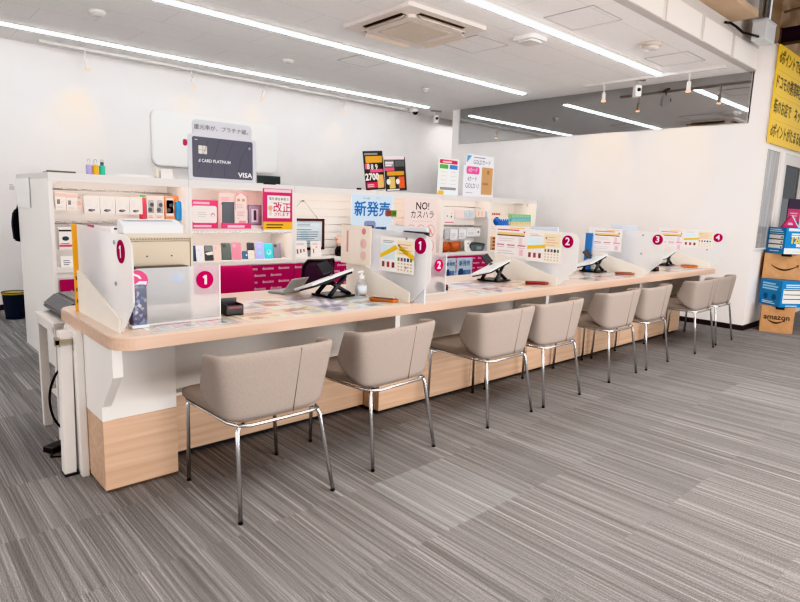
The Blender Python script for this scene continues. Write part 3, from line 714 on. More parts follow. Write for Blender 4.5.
for k in range(3):
    for q in range(2):
        u_, v_ = .2+.30*k, .53-.22*q
        F.disc(u_, v_, .072, '#d2807c', 1); F.disc(u_, v_, .064, '#f6e6e2', 2); F.disc(u_-.01, v_, .022, '#e2b0aa', 3); F.poly([(u_-.08, v_+.055), (u_-.06, v_+.065), (u_+.08, v_-.055), (u_+.06, v_-.065)], '#d2807c', 4)
tag(F.build('warning_poster', None, (4.522, FY-.012, .615), FACE_Y), 'tall pale pink poster headed NO! with crossed-out circles', 'poster')
bm = new(); t = thing('leaf_ornament', 'small brown and green cut-out ornament on the cabinet between the tall posters', 'ornament', (4.30, FY-.02, 1.20))
F = Flat(.075, .065, '#b0623a', .004); F.rect(.1, .1, .9, .9, '#8d4a2c'); F.build('brown_piece', t, (-.06, 0, 0), FACE_Y)
F = Flat(.07, .07, '#5f8a3c', .004); F.disc(.5, .5, .02, '#3f6a2a'); F.build('green_piece', t, (.02, -.001, -.005), FACE_Y)

# D: hung boxes, plush, pouch
G3 = 'small boxes hung in the cabinet with the grey pouch'
def hang(label, x0, x1, z0, z1, d, c, pr): pack('hanging_box', label, 'box', x0, x1, z0, z1, 4.90, d, c, pr, G3)
wl = [('bars', .15, .2, .8, .7, 3, '#b9b4b2', .35)]
hang('flat blister pack with pink bar, first on the upper hooks beside the NO poster', 5.215, 5.39, 1.13, 1.285, .01, '#f0e8e4', [('rect', .05, .03, .95, .09, '#d0486e'), ('disc', .3, .55, .012, '#a08080'), ('disc', .7, .5, .014, '#555555'), ('disc', .75, .75, .01, '#cc8888')])
hang('pinkish white box, second on the upper hooks by the NO poster', 5.42, 5.57, 1.195, 1.293, .08, '#f3e2de', [])
hang('light grey box, third on the upper hooks by the NO poster', 5.575, 5.67, 1.195, 1.293, .08, '#ccd2d8', wl)
hang('light grey box, fourth on the upper hooks by the NO poster', 5.675, 5.775, 1.195, 1.293, .08, '#c9d0d6', wl)
hang('cream box with orange stripes on the upper hooks', 5.80, 5.98, 1.21, 1.296, .07, '#f0e2d8', [('rect', .2, .2, .35, .8, '#e2b090'), ('rect', .6, .2, .7, .8, '#e2b090')])
hang('grey box, last on the upper hooks beside the cabinet post', 5.985, 6.019, 1.21, 1.29, .06, '#b9bfc4', [])
hang('narrow grey box, first on the lower hooks above the brown plush', 5.235, 5.32, .94, 1.056, .05, '#c2c6ca', wl)
hang('white box, second on the lower hooks above the brown plush', 5.335, 5.47, .925, 1.056, .05, '#e6e8ea', wl)
hang('white box with fine print, middle of the lower hooks', 5.49, 5.63, .935, 1.06, .05, '#e2e4e8', wl)
hang('wide white box with dark spot at the end of the lower hooks', 5.64, 5.90, .965, 1.066, .06, '#e4e4e6', [('disc', .85, .55, .014, '#33333a'), ('bars', .1, .3, .6, .6, 2, '#c0c0c4', .4)])
def plush(label, x, c):
    t = thing('plush_roll', label, 'plush toy', (x, 4.93, .7755), group='brown plush cushions')
    bm = new(); add_lathe(bm, [(.02, -.09), (.05, -.08), (.062, -.04), (.064, .02), (.055, .07), (.025, .09)], seg=18, M=Matrix.Translation((0, 0, .064)) @ Matrix.Rotation(PI/2, 4, 'Y')); obj('body', bm, noisy('plush_fur', c, '#c9744a', 60., .95, .6), t)
    bm = new(); add_lathe(bm, [(.03, 0), (.034, .01), (.02, .03)], seg=12, M=Matrix.Translation((.06, -.03, .095))); obj('tuft', bm, mat(c, .95), t)
plush('orange brown plush roll on the sill beside the NO poster', 5.26, '#a8522c')
plush('reddish brown plush roll on the sill, nearer the white phone card', 5.44, '#b0603e')
F = Flat(.13, .14, '#efeeec', .004); F.disc(.55, .7, .012, '#c4556a'); F.bars(.3, .15, .7, .5, 3, '#c9c9cc', .4)
tag(F.build('info_card', None, (5.64, 4.92, .7755), (PI/2-.15, 0, 0)), 'white card between the plush rolls and the grey pouch', 'card')
t = thing('pouch', 'grey green cloth pouch lying on the cabinet sill', 'pouch', (5.88, 4.95, .7755))
bm = new(); add_prism(bm, [(-.135, 0), (.125, 0), (.16, .085), (.13, .10), (-.02, .115), (-.14, .10), (-.155, .085)], -.04, .04, 'Y'); bmesh.ops.bevel(bm, geom=bm.edges[:], offset=.012, segments=2, affect='EDGES'); obj('body', bm, noisy('grey_cloth', '#5a6668', '#6f7c7d', 90., .9, .4), t)
tubeo('zip', mat('#33393b', .6), t, [(-.14, -.043, .088), (.0, -.046, .098), (.14, -.043, .086)], .004)
boxo('patch', mat('#8d9a9a', .9), t, -.03, .07, -.047, -.04, .02, .06)
GP = 'small launch posters on the magenta cabinet front'
for k, x in enumerate((5.225, 5.43)):
    F = Flat(.185 if k == 0 else .295, .27, '#c3d7e8', .003); F.text('新発売', .5, .72, .07 if k else .052, '#2a5a8c', .02); F.bars(.25, .88, .75, .93, 1, '#8d9aa6'); F.rr(.1, .06, .9, .42, .01, '#4d74a8'); F.rr(.15, .2, .4, .5, .008, '#33507c', 2); F.rr(.55, .2, .85, .4, .008, '#6a8cc0', 2)
    tag(F.build('small_launch_poster', None, (x, FY-.012, .435), FACE_Y), ['small pale blue poster directly beside the number two screen', 'small pale blue poster between its twin and the lettered magenta panel'][k], 'poster', GP)
# E: canned goods
t = cf
GE = 'stacked goods in the rightmost cabinet'
for r_ in range(3):
    for k in range(8):
        x = 6.585+k*.058
        c = ['#d3c48a', '#62b4c4', '#8fb888'][r_]
        pack('snack_box', 'small box in the stacked green, blue and beige rows', 'box', x, x+.055, 1.1055+r_*.052, 1.1055+r_*.052+.051, 4.93, .06, c, [('rect', .1, .2, .9, .7, ['#e6d9a8', '#9ad0d6', '#7cb0a0'][r_]), ('rect', .3, .35, .7, .6, ['#b08a5a', '#3a8ca8', '#c9d6a8'][r_], 2)], GE)
for k in range(5):
    x = 6.345+k*.045
    t = thing('blue_bottle', 'small blue bottle in the row left of the green boxes', 'bottle', (x, 4.95, 1.1055), group='small blue bottles')
    bm = new(); add_lathe(bm, [(.016, 0), (.018, .01), (.018, .055), (.008, .075), (.008, .085)], seg=12); obj('body', bm, mat('#2a6ab8', .3), t)
    bm = new(); add_lathe(bm, [(.010, .085), (.010, .10)], seg=10); obj('cap', bm, mat('#e6e9ee', .4), t)
t = thing('blue_canister', 'round deep blue canister at the start of the goods row', 'canister', (6.29, 4.95, 1.1055))
bm = new(); add_lathe(bm, [(.022, 0), (.045, .03), (.050, .06), (.045, .085), (.02, .10)], seg=18); obj('body', bm, mat('#1f5fb0', .35), t); bm = new(); add_lathe(bm, [(.02, .10), (.02, .112)], seg=14); obj('lid', bm, mat('#15406f', .4), t)
for k in range(6):
    x = 6.24+k*.052
    pack('snack_pack', 'tiny brown pack lined up behind the blue bottles', 'pack', x, x+.046, 1.1055, 1.265, 5.10, .03, '#ece4dc', [('rect', 0, .82, 1, 1, '#8d4a30'), ('rect', .2, .3, .8, .6, '#d9c0a8')], 'tiny brown packs')
for k in range(4):
    pack('brown_carton', 'flat brown carton stacked on the sill beside the cabinet post', 'box', 6.115, 6.32, .7755+k*.046, .7755+k*.046+.044, 4.92, .14, '#c9a27c', [('rect', .35, .2, .65, .8, '#7a4c34')], 'flat brown cartons')

# ------------------------------------------------------------------ things on top of the cabinets
t = thing('tray', 'flat dark tray on the left end of the cabinet tops', 'tray', (1.14, 4.99, ZT))
boxo('plate', mat('#6a645e', .5), t, -.10, .09, -.06, .06, 0, .006); boxo('rim', mat('#55504a', .5), t, -.10, .09, -.065, -.058, 0, .014); boxo('clip', STEEL, t, -.02, .02, -.06, -.02, .006, .014)
for x, c, lab in ((1.323, '#a99cc9', 'lavender water bottle on top of the leftmost cabinet'), (1.369, '#f0b814', 'yellow water bottle between lavender and green ones'), (1.415, '#35b597', 'green water bottle right of the yellow one')):
    t = thing('water_bottle', lab, 'bottle', (x, 4.93, ZT), group='three coloured bottles')
    bm = new(); add_lathe(bm, [(.019, 0), (.0215, .004), (.0215, .066), (.018, .072)], seg=18); obj('body', bm, mat(c, .4), t)
    bm = new(); add_lathe(bm, [(.012, .072), (.013, .078), (.013, .094), (.009, .098)], seg=14); obj('cap', bm, mat('#d9d7d4' if c != '#35b597' else '#4a5a60', .3), t)
    tubeo('loop', STEEL, t, [(-.010, 0, .096), (-.009, 0, .110), (0, 0, .116), (.009, 0, .110), (.010, 0, .096)], .003, 6)
t = thing('paper_trim', 'low white lace-cut paper strip on the cabinet top left of the white carton', 'paper strip', (1.65, 4.93, ZT))
bm = new(); pts = [(-.125, 0)]
for k in range(10): pts += [(-.12+k*.025, .028-.01*(k % 2)), (-.108+k*.025, .012)]
pts += [(.125, 0)]
add_prism(bm, pts, -.002, .002, 'Y'); obj('strip', bm, mat('#efedeb', .7), t)
t = thing('cream_bottle', 'slim cream dispenser with grey base on the cabinet top', 'bottle', (1.825, 4.93, ZT))
bm = new(); add_lathe(bm, [(.016, 0), (.016, .05), (.01, .06), (.01, .075), (.016, .078), (.016, .085)], seg=14); obj('body', bm, mat('#d9d2c4', .4), t); boxo('nozzle', mat('#d9d2c4', .4), t, -.034, -.008, -.005, .005, .075, .083)
t = thing('white_carton', 'small plain white carton behind the slim cream dispenser', 'box', (1.90, 4.95, ZT))
boxo('carton', WHITE, t, -.045, .045, -.04, .04, 0, .075, bev=.003); boxo('flap', WHITE2, t, -.046, .046, -.042, -.039, .05, .076)

t = thing('card_standee', 'big grey standee shaped like a dark bank card', 'standee', (2.075, 4.905, 1.4655))
F = Flat(.63, .545, '#bfc0c6', .012, poly=[p for p in rrect(0, .625, 0, .41, .03, 5)][:6] + [(.585, .41), (.585, .50), (.575, .53), (.555, .54), (.07, .54), (.05, .53), (.04, .50), (.04, .41)] + rrect(0, .625, 0, .41, .03, 5)[6:])
F.rr(.055, .055, .94, .715, .018, '#4c4b5b', 1)
for pts in (((.12, .18), (.2, .42), (.27, .66)), ((.3, .1), (.36, .4), (.44, .7)), ((.5, .08), (.52, .35), (.64, .68)), ((.7, .1), (.75, .4), (.88, .66))):
    for a, b in zip(pts, pts[1:]): F.poly([a, (a[0]+.008, a[1]), (b[0]+.008, b[1]), b], '#3b3a48', 2)
F.text('還元率が、プラチナ級。', .50, .865, .048, '#55535c', .004)
F.rr(.14, .44, .26, .575, .008, '#c9c6c0', 2); F.rect(.14, .50, .26, .508, '#97948e', 3); F.rect(.195, .44, .203, .575, '#97948e', 3)
F.text('d CARD PLATINUM', .37, .33, .040, '#e2e2e6', .01, .85); F.text('VISA', .82, .13, .062, '#e2e2e6', .02, 1.1); F.rect(.09, .66, .13, .668, '#d6d6da', 2); F.disc(.89, .6, .012, '#8d8c98', 2)
F.build('card_front', t, (0, .0, 0), FACE_Y); t.scale.z = .93
bm = new(); add_prism(bm, [(0, 0), (.12, 0), (0, .35)], .29, .31, 'X'); M = Matrix.Translation((0, .003, .0)); bmesh.ops.transform(bm, matrix=M, verts=bm.verts); obj('prop', bm, GREY, t)
F = Flat(.035, .06, '#b3124f', .004, r=.017); F.build('red_tab', t, (-.03, .02, .30), FACE_Y)
t = thing('small_monitor', 'small black monitor behind the card standee on the cabinet top', 'monitor', (2.90, 5.0, ZT))
boxo('screen', mat('#2a302e', .2), t, -.13, .11, -.012, .012, .012, .085, bev=.003); boxo('stand', BLACK, t, -.05, .05, -.03, .03, 0, .012)
tag(boxo('small_device', BLACK, None, 3.93, 3.97, 4.95, 4.98, ZT, ZT+.022), 'tiny black device on the cabinet top left of the dark price posters', 'device')
# price posters (leaning)
F = Flat(.285, .41, '#24211f', .004)
F.bars(.05, .9, .95, .96, 1, '#8d8d8d', .8); F.rect(.1, .70, .95, .87, '#d9a02a'); F.text('8', .2, .60, .08, '#e9e6e2', .02); F.text('8', .4, .585, .08, '#e9e6e2', .02); F.rect(.05, .54, .28, .68, '#d9567c'); F.text('9', .62, .58, .08, '#e9e6e2', .02); F.rect(.28, .45, .98, .53, '#d9567c'); F.text('2700', .36, .33, .10, '#f3f0ea', .025); F.rect(.05, .05, .6, .2, '#c0204f'); F.rect(.62, .04, .95, .38, '#d9b06a'); F.bars(.1, .08, .5, .17, 2, '#f0c4d0', .5)
tag(F.build('price_poster', None, (4.05, 4.97, ZT), (PI/2-.06, math.radians(-6), math.radians(3))), 'black price poster reading 2700, leaning on the cabinet top', 'poster')
F = Flat(.325, .37, '#2a2725', .004)
F.rect(.0, .93, .95, 1, '#f0dfe4'); F.rect(.02, .72, .45, .9, '#8d8a8a'); F.bars(.05, .74, .42, .88, 2, '#e6e2e2', .6); F.rect(.5, .72, .95, .9, '#55585c'); F.rect(.02, .6, .45, .7, '#d9567c'); F.rect(.1, .46, .9, .58, '#c9962a'); F.rect(.18, .08, .45, .42, '#c9b06a'); F.disc(.14, .28, .03, '#dedede', 2); F.rect(.62, .08, .9, .42, '#d95a24'); F.disc(.58, .28, .03, '#dedede', 2); F.bars(.05, .02, .9, .06, 1, '#e6e6e6', .9)
tag(F.build('price_poster', None, (4.325, 4.96, ZT), (PI/2-.06, math.radians(-5), math.radians(2))), 'black price poster with orange phone picture, right of the 2700 poster', 'poster')
F = Flat(.36, .43, '#e9f0f2', .006, r=.02); F.rr(.05, .86, .93, .97, .015, '#c4304f'); F.bars(.2, .89, .8, .94, 1, '#f3d6dc', .8); F.rect(.06, .72, .48, .84, '#5aa84c'); F.rect(.54, .72, .94, .84, '#3a7cc0'); F.rect(.06, .24, .48, .71, '#f4f4f2', 2); F.rect(.54, .24, .94, .71, '#f4f4f2', 2)
for k in range(4): F.rect(.12, .63-k*.11, .42, .645-k*.11, '#a9b0b6', 3); F.rect(.6, .63-k*.11, .9, .645-k*.11, '#a9b0b6', 3)
F.rect(.1, .14, .9, .22, '#8d8a90', 2); F.rr(.02, .01, .3, .12, .02, '#f0c02a', 2)
tag(F.build('rate_card', None, (5.143, 4.97, ZT), FACE_Y), 'white standing chart with red title and green and blue columns', 'standee')
F = Flat(.59, .515, '#e6e8ee', .006, poly=[(0, 0), (.59, 0), (.57, .50), (.56, .515), (.05, .515), (.04, .50), (.04, .38), (0, .37)])
F.text('GOLDカード', .58, .83, .075, '#5a5a66', .008, .8); F.bars(.3, .93, .85, .97, 1, '#8d8d98', .7); F.poly([(.08, .80), (.08, .98), (.24, .98)], '#4a9cc9'); F.rr(.08, .54, .50, .72, .03, '#d9569a', 2); F.text('dカード', .29, .63, .06, '#f6e6ee', .015, .85)
F.text('dカード', .28, .42, .068, '#4d4d58', .008, .8); F.text('GOLD U', .28, .25, .082, '#4d4d58', .006, .85); F.bars(.08, .08, .4, .12, 1, '#9a9aa4'); F.rr(.58, .06, .96, .73, .015, '#c29a6c', 2); F.rr(.76, .56, .84, .66, .005, '#a87a30', 3); F.bars(.62, .3, .85, .36, 1, '#a07c50', .8, 3)
tag(F.build('gold_card_standee', None, (5.60, 4.97, ZT), FACE_Y), 'white standee with a gold card picture, next to the white chart', 'standee')

# ------------------------------------------------------------------ back wall panel, wall plate, bin
t = thing('wall_panel', 'blank white rounded panel mounted high on the back wall', 'wall panel', (3.75, WB, 2.075))
bm = new(); add_prism(bm, rrect(-.91, .91, -.35, .35, .09), -.06, 0, 'Y'); obj('body', bm, mat('#e6e3e0', .4), t)
bm = new(); add_prism(bm, rrect(-.895, .895, -.335, .335, .08), -.064, -.059, 'Y'); obj('face', bm, mat('#f0eeec', .35), t)
F = Flat(.07, .09, '#f0eeec', .004); F.rect(.15, .15, .85, .7, '#d2cfcd'); F.bars(.15, .78, .8, .92, 1, '#a9a6a4')
tag(F.build('wall_notice', None, (1.27, WB-.002, 1.33), FACE_Y), 'tiny white notice on the back wall beside the leftmost cabinet', 'notice')
t = thing('trash_bin', 'dark blue grey bin on the floor behind the leftmost cabinet', 'bin', (1.16, 7.25, 0))
bm = new(); add_lathe(bm, [(.085, 0), (.09, .005), (.11, .27), (.115, .275), (.115, .285), (.10, .285), (.095, .2)], seg=20); obj('body', bm, mat('#343a48', .5), t)
bm = new(); add_lathe(bm, [(.117, .262), (.119, .27), (.117, .278)], seg=20); obj('rim', bm, mat('#b09a3a', .5), t)
t = thing('hanging_bag', 'black cloth bag hanging behind the leftmost cabinet', 'bag', (1.02, 6.06, 1.10))
bm = new(); add_prism(bm, [(-.02, -.2), (.05, -.22), (.06, .05), (.03, .09), (-.015, .05), (-.03, -.06)], -.05, .05, 'Y'); bmesh.ops.bevel(bm, geom=bm.edges[:], offset=.012, segments=2, affect='EDGES'); obj('bag', bm, mat('#1b1c22', .9), t)
tubeo('strap', BLACK, t, [(.01, 0, .05), (.02, -.01, .11), (.045, -.0, .08), (.04, 0, .03)], .008)
boxo('hook', STEEL, t, .03, .055, -.065, -.05, .06, .10)

# ------------------------------------------------------------------ service counters
TZ, TH = .75, .055
FRONT, REAR = 2.40, 3.30
def bracket(bm, x0, x1): add_prism(bm, [(2.645, .336), (2.645, .40), (2.47, .575), (2.47, TZ-TH-.001), (3.2, TZ-TH-.001), (3.2, .336)], x0, x1, 'X')
t = thing('service_counter', 'nearest counter base, wood below and white above, with open cable end', 'counter base', (1.5, 2.8, 0), group='counter bases')
def rel(o, c=(1.5, 2.8, 0)): o.location = (-c[0], -c[1], -c[2]); return o
rel(boxo('wood_plinth', WOOD, t, .715, 1.04, 2.645, 2.88, .014, .335, bev=.004)); rel(boxo('kick_strip', DARK, t, .74, 2.3, 2.87, 3.1, 0, .03)); rel(boxo('plinth_foot', mat('#6a5240', .6), t, .725, 1.03, 2.66, 2.87, 0, .013))
bm = new(); add_box(bm, .7545, 1.04, 2.650, 2.88, .336, TZ-TH-.001); rel(obj('plinth_upper', bm, WHITE, t))
bm = new(); bracket(bm, .715, .753); rel(obj('side_bracket', bm, WHITE, t))
rel(boxo('front_panel', WOOD, t, 1.042, 2.322, 2.83, 2.86, .03, .335)); rel(boxo('modesty_panel', WHITE2, t, 1.042, 2.322, 2.86, 2.88, .335, TZ-TH-.001)); rel(boxo('end_panel', WHITE, t, .684, .7135, 2.885, 3.08, 0, TZ-TH-.001)); rel(boxo('side_wood', WOOD, t, .715, .733, 2.882, 3.2, .03, .335)); rel(boxo('ledge', WHITE, t, 1.042, 2.322, 2.80, 2.86, .336, .352))
bm = new(); add_prism(bm, [(2.80, .353), (2.80, .44), (2.50, .60), (2.50, TZ-TH-.001), (2.86, TZ-TH-.001), (2.86, .353)], 2.284, 2.318, 'X'); rel(obj('end_bracket', bm, WHITE, t))
for k, (a, b, lab) in enumerate(((2.326, 3.88, 'second counter base, pale wood front behind the chairs at seat two'), (3.884, 5.43, 'third counter base, pale wood front behind the chairs at seat three'), (5.434, 6.84, 'last counter base, ending short of the right wall'))):
    c = ((a+b)/2, 2.9, 0); t = thing('service_counter', lab, 'counter base', c, group='counter bases')
    rel(boxo('kick_strip', DARK, t, a+.01, b-.01, 2.72, 3.1, 0, .025), c)
    n = 2; cuts = {0: [2.326, 3.198, 3.88], 1: [3.884, 4.239, 5.43], 2: [5.434, 6.1, 6.84]}[k]
    for p, q in zip(cuts, cuts[1:]): rel(boxo('front_panel', WOOD, t, p+.0015, q-.0015, 2.68, 2.71, .025, .335, bev=.002), c)
    rel(boxo('carcass', WOOD, t, a, b, 2.712, 3.15, .025, .333), c)
    rel(boxo('ledge', WHITE, t, a, b, 2.685, 2.80, .336, .35), c); rel(boxo('modesty_panel', WHITE2, t, a, b, 2.80, 2.83, .351, TZ-TH-.001), c)
    bm = new(); add_prism(bm, [(2.72, .351), (2.72, .44), (2.50, .60), (2.50, TZ-TH-.001), (2.79, TZ-TH-.001), (2.79, .351)], b-.045, b-.01, 'X'); rel(obj('side_bracket', bm, WHITE, t), c)
def worktop(x0, x1, label, corners):
    c = ((x0+x1)/2, 2.85, TZ)
    t = thing('worktop', label, 'worktop', c, group='pale wood worktops')
    bm = new(); add_prism(bm, rrect(x0, x1, FRONT, REAR, .10, 8, corners), TZ-TH, TZ-.006, 'Z')
    rel(obj('slab', bm, WOODE, t), c)
    bm = new(); add_prism(bm, rrect(x0+.004, x1-.004, FRONT+.004, REAR-.004, .098, 8, corners), TZ-.006, TZ, 'Z')
    rel(obj('top_laminate', bm, noisy('top_laminate', '#d6c2b4', '#dccabd', 4., .3, 0, (.4, 6, 6)), t), c)
worktop(.704, 2.320, 'first worktop, pale wood with a rounded outer corner', (0, 1, 1, 0))
worktop(2.3215, 6.955, 'long worktop, pale wood, running on to the right wall', (0, 0, 0, 0))

# clear desk mats with leaflets
PAL = ['#ecd6cc', '#f0e6cc', '#cfdde6', '#efebe6', '#e6cfd2', '#dde6da', '#f2eeea', '#d6d2e0', '#ecdcae', '#e9e2dc', '#e2bcc4', '#dee6ea', '#e0c4b4', '#bcd0de']
MZ = TZ+.0008
def desk_mat(x0, x1, label, gname, llabel, n):
    bm = new(); add_prism(bm, rrect(x0, x1, 2.425, 3.0, .02), TZ+.0003, MZ+.0008, 'Z')
    tag(obj('desk_mat', bm, MAT), label, 'desk mat', 'clear desk mats')
    k = 0; cols = (n+1)//2; wx = (x1-x0-.02)/cols
    for r_ in range(2):
        for c_ in range(cols):
            w_ = wx-.008; h_ = .27
            F = Flat(w_, h_, random.choice(PAL), .0006, rough=.12)
            F.rect(.05, .8, .95, .95, random.choice(PAL)); F.bars(.08, .45, .9, .75, 4, random.choice(['#a08a80', '#8a94a4', '#b07a80']), .4)
            F.rect(.08, .08, .48, .4, random.choice(PAL)); F.rect(.54, .08, .93, .4, random.choice(PAL)); F.bars(.12, .12, .44, .36, 3, '#9a8d88', .4, 3); F.disc(.72, .25, .03, random.choice(PAL), 3)
            tag(F.build('leaflet', None, (x0+.012+c_*wx, 2.432+r_*.282, MZ+.0012)), llabel, 'leaflet', gname)
desk_mat(1.30, 2.28, 'glossy desk mat full of leaflets beside the open black card box', 'leaflets on the desk mat of seat one', 'printed leaflet lying flat on the desk mat of seat one', 8)
desk_mat(2.95, 3.84, 'glossy desk mat full of leaflets in front of the second white terminal', 'leaflets on the desk mat of seat two', 'printed leaflet lying flat on the desk mat of seat two', 8)
desk_mat(4.45, 5.30, 'glossy desk mat full of leaflets in front of the third white terminal', 'leaflets on the desk mat of seat three', 'printed leaflet lying flat on the desk mat of seat three', 6)
desk_mat(5.95, 6.90, 'glossy desk mat full of leaflets in front of the last white terminal', 'leaflets on the desk mat of seat four', 'printed leaflet lying flat on the desk mat of seat four', 6)
bm = new(); add_prism(bm, rrect(.86, 1.27, 2.425, 3.0, .02), TZ+.0003, MZ+.0008, 'Z'); tag(obj('desk_mat', bm, MAT), 'clear desk mat under the frosted screen at the counter end', 'desk mat', 'clear desk mats')
for k, (x, y, w_, lab) in enumerate(((.915, 2.47, .17, 'leaflet with red strip below the frosted number one front screen'), (1.10, 2.455, .13, 'leaflet beside the red strip one, below the frosted front screen'))):
    F = Flat(w_, .10, '#e6e4e4', .0006, rough=.12); F.rect(0, .85, 1, 1, '#c9808c'); F.rect(.05, .1, .3, .7, '#c0d0d6'); F.rect(.36, .1, .62, .7, '#d9c4c4'); F.bars(.66, .1, .95, .7, 4, '#8d94a4', .4)
    tag(F.build('leaflet', None, (x, y, MZ+.0012)), lab, 'leaflet')

# ------------------------------------------------------------------ divider screens
def badge(parent, num, loc, rot, d=.094, face=True):
    F = Flat(d, d, t=.002, r=d/2-.0005, rough=.6, basem=mat('#a3044f', .65, spec=.12))
    if num == '1': F.poly([(.47, .24), (.60, .24), (.60, .77), (.49, .77), (.36, .67), (.40, .59), (.47, .63)], '#f6eef2', 3)
    else: F.text(num, .5, .5, d*.84, '#f6eef2', .022, 1.05)
    return F.build('number_badge', parent, loc, rot)
def divider(X, num, label, pad_y=2.40, two=True):
    t = thing('divider_screen', label, 'divider screen', (X, 2.7, TZ), group='frosted divider screens')
    y = lambda a: a-2.7
    # wedge shaped white foot (both sides), frosted pane between
    for s, nm in ((-1, 'wedge_panel'),):
        bm = new(); a, b = (-.012, -.0035) if s < 0 else (.006, .018)
        add_prism(bm, [(y(2.455), 0), (y(3.06), 0), (y(3.06), .20), (y(3.00), .205), (y(2.455), .06)], a, b, 'X'); obj(nm, bm, CREAM, t)
    bm = new(); add_prism(bm, [(y(2.445), .006), (y(3.05), .006), (y(3.05), .42), (y(2.37), .405), (y(2.33), .395), (y(2.305), .37), (y(2.30), .33), (y(2.30), .15), (y(2.31), .13)], -.003, .003, 'X'); obj('frosted_pane', bm, FROST, t)
    badge(t, num, (-.0035, y(pad_y)+.047, .33-.039), FACE_X)
    if X < 1: t.location.y += .05
    bm = new()
    for yy, zz in ((2.50, .37), (2.50, .20)): add_lathe(bm, [(.009, -.006), (.009, .006)], seg=12, M=Matrix.Translation((0, y(yy), zz)) @ Matrix.Rotation(PI/2, 4, 'Y'))
    obj('screws', bm, mat('#9aa0a6', .4), t)
    return t
divider(.768, '1', 'frosted divider screen on the outer end of the first counter', 2.42)
divider(2.355, '1', 'frosted divider screen with number one, at the joint of the worktops', 2.385)
divider(3.90, '2', 'frosted divider screen with number two and two price sheets', 2.39)
divider(5.35, '3', 'frosted divider screen with number three and one price sheet', 2.36)
divider(7.0-.07, '4', 'last frosted divider screen with number four, in front of the right wall', 2.40)
def front_screen(x0, x1, y, num, label, cu, d=.075):
    t = thing('front_screen', label, 'front screen', ((x0+x1)/2, y, TZ), group='frosted front screens')
    w_ = x1-x0
    bm = new(); add_prism(bm, rrect(-w_/2, w_/2, .004, .25, .01, 4), -.002, .002, 'Y'); obj('frosted_pane', bm, FROST2, t)
    boxo('edge_strip', mat('#eef2f2', .2), t, w_/2+.0005, w_/2+.0045, -.003, .003, 0, .25); boxo('foot', mat('#e4e6e6', .3), t, -w_/2, w_/2, -.02, .02, 0, .0035)
    badge(t, num, (cu-(x0+x1)/2-d/2, -.0025, .185-d/2), FACE_Y, d)
front_screen(.86, 1.248, 2.62, '1', 'low frosted screen with number one facing the first chair', 1.176, .082)
front_screen(2.45, 2.845, 2.64, '2', 'low frosted screen with number two behind the worktop joint', 2.775, .08)
front_screen(4.0, 4.38, 2.66, '3', 'low frosted screen hidden behind the number two divider', 4.3, .08)
front_screen(5.46, 5.84, 2.66, '4', 'low frosted screen hidden behind the number three divider', 5.76, .08)

def sheet_rate(X, y0, y1, z0, z1, label, tilt=0.):
    F = Flat(y1-y0, z1-z0, '#f4f0f0', .0012)
    F.rect(.06, .86, .75, .90, '#c0406c'); F.rect(.45, .93, .9, .96, '#e9c46a'); F.rect(.06, .72, .92, .80, '#e9d08a'); F.rect(.06, .68, .92, .72, '#4a3f4a'); F.disc(.9, .83, .008, '#b3124f'); F.bars(.1, .5, .7, .64, 2, '#d9d2d4', .5); F.rect(.75, .4, .85, .64, '#efd2da'); 
    for k in range(3): F.rect(.06+.33*k, .36, .30+.33*k, .40, '#c06a84'); F.rect(.06+.33*k, .30, .3+.33*k, .315, '#9a8d94')
    F.bars(.08, .08, .7, .24, 2, '#d2ccd0', .4); F.rect(.78, .06, .9, .26, '#eac4d0')
    tag(F.build('price_sheet', None, (X, y1, z0), (PI/2, 0, -PI/2+tilt)), label, 'price sheet', 'price sheets on the dividers')
def sheet_model(X, y0, y1, z0, z1, label, big=False):
    F = Flat(y1-y0, z1-z0, '#f6f3ee', .0012)
    F.rect(.02, .35, .45, .78, '#d6e8f0'); F.bars(.08, .82, .45, .92, 2, '#a4b0b8', .5); F.rect(.5, .5, .97, .92, '#f3e6c8'); F.bars(.56, .55, .92, .88, 4, '#d9a890', .3); F.disc(.56, .78, .008, '#3a3436')
    F.poly([(.0, .36), (.0, .48), (.46, .78), (.54, .68)] if big else [(.02, .50), (.55, .56), (.55, .46), (.02, .38)], '#ecc42e', 2)
    if big: F.poly([(.56, .66), (.60, .78), (1, .52), (1, .38)], '#ecc42e', 2)
    for k in range(3): F.rect(.06+.15*k, .12, .14+.15*k, .28, ['#8d4a50', '#b04058', '#7a4048'][k], 2)
    for k in range(5):
        F.rect(.53+.09*k, .34, .59+.09*k, .44, ['#6aa04a', '#a04a5a', '#4a6a9a', '#3c3c40', '#6a8a5a'][k], 2)
        for q in range(3): F.rect(.54+.09*k, .07+.09*q, .585+.09*k, .11+.09*q, '#d9b06a' if (k+q) % 2 else '#b9b0a4', 2)
    tag(F.build('model_sheet', None, (X, y1, z0), (PI/2, 0, -PI/2)), label, 'price sheet', 'phone line-up sheets on the dividers')
sheet_model(2.3505, 2.43, 2.73, .915, 1.123, 'colourful phone line-up sheet with yellow ribbons on the number one divider', True)
sheet_rate(3.8955, 2.752, 3.068, .935, 1.178, 'white rate table sheet on the number two divider, staff end')
sheet_model(3.8945, 2.44, 2.751, .917, 1.157, 'colourful phone line-up sheet next to the number two')
sheet_rate(5.3455, 2.703, 3.0, .95, 1.16, 'white rate table sheet on the number three divider')
sheet_rate(6.9255, 2.765, 3.04, .92, 1.152, 'white rate table sheet on the number four divider')
sheet_model(6.9245, 2.45, 2.764, .965, 1.162, 'colourful phone line-up sheet next to the number four')
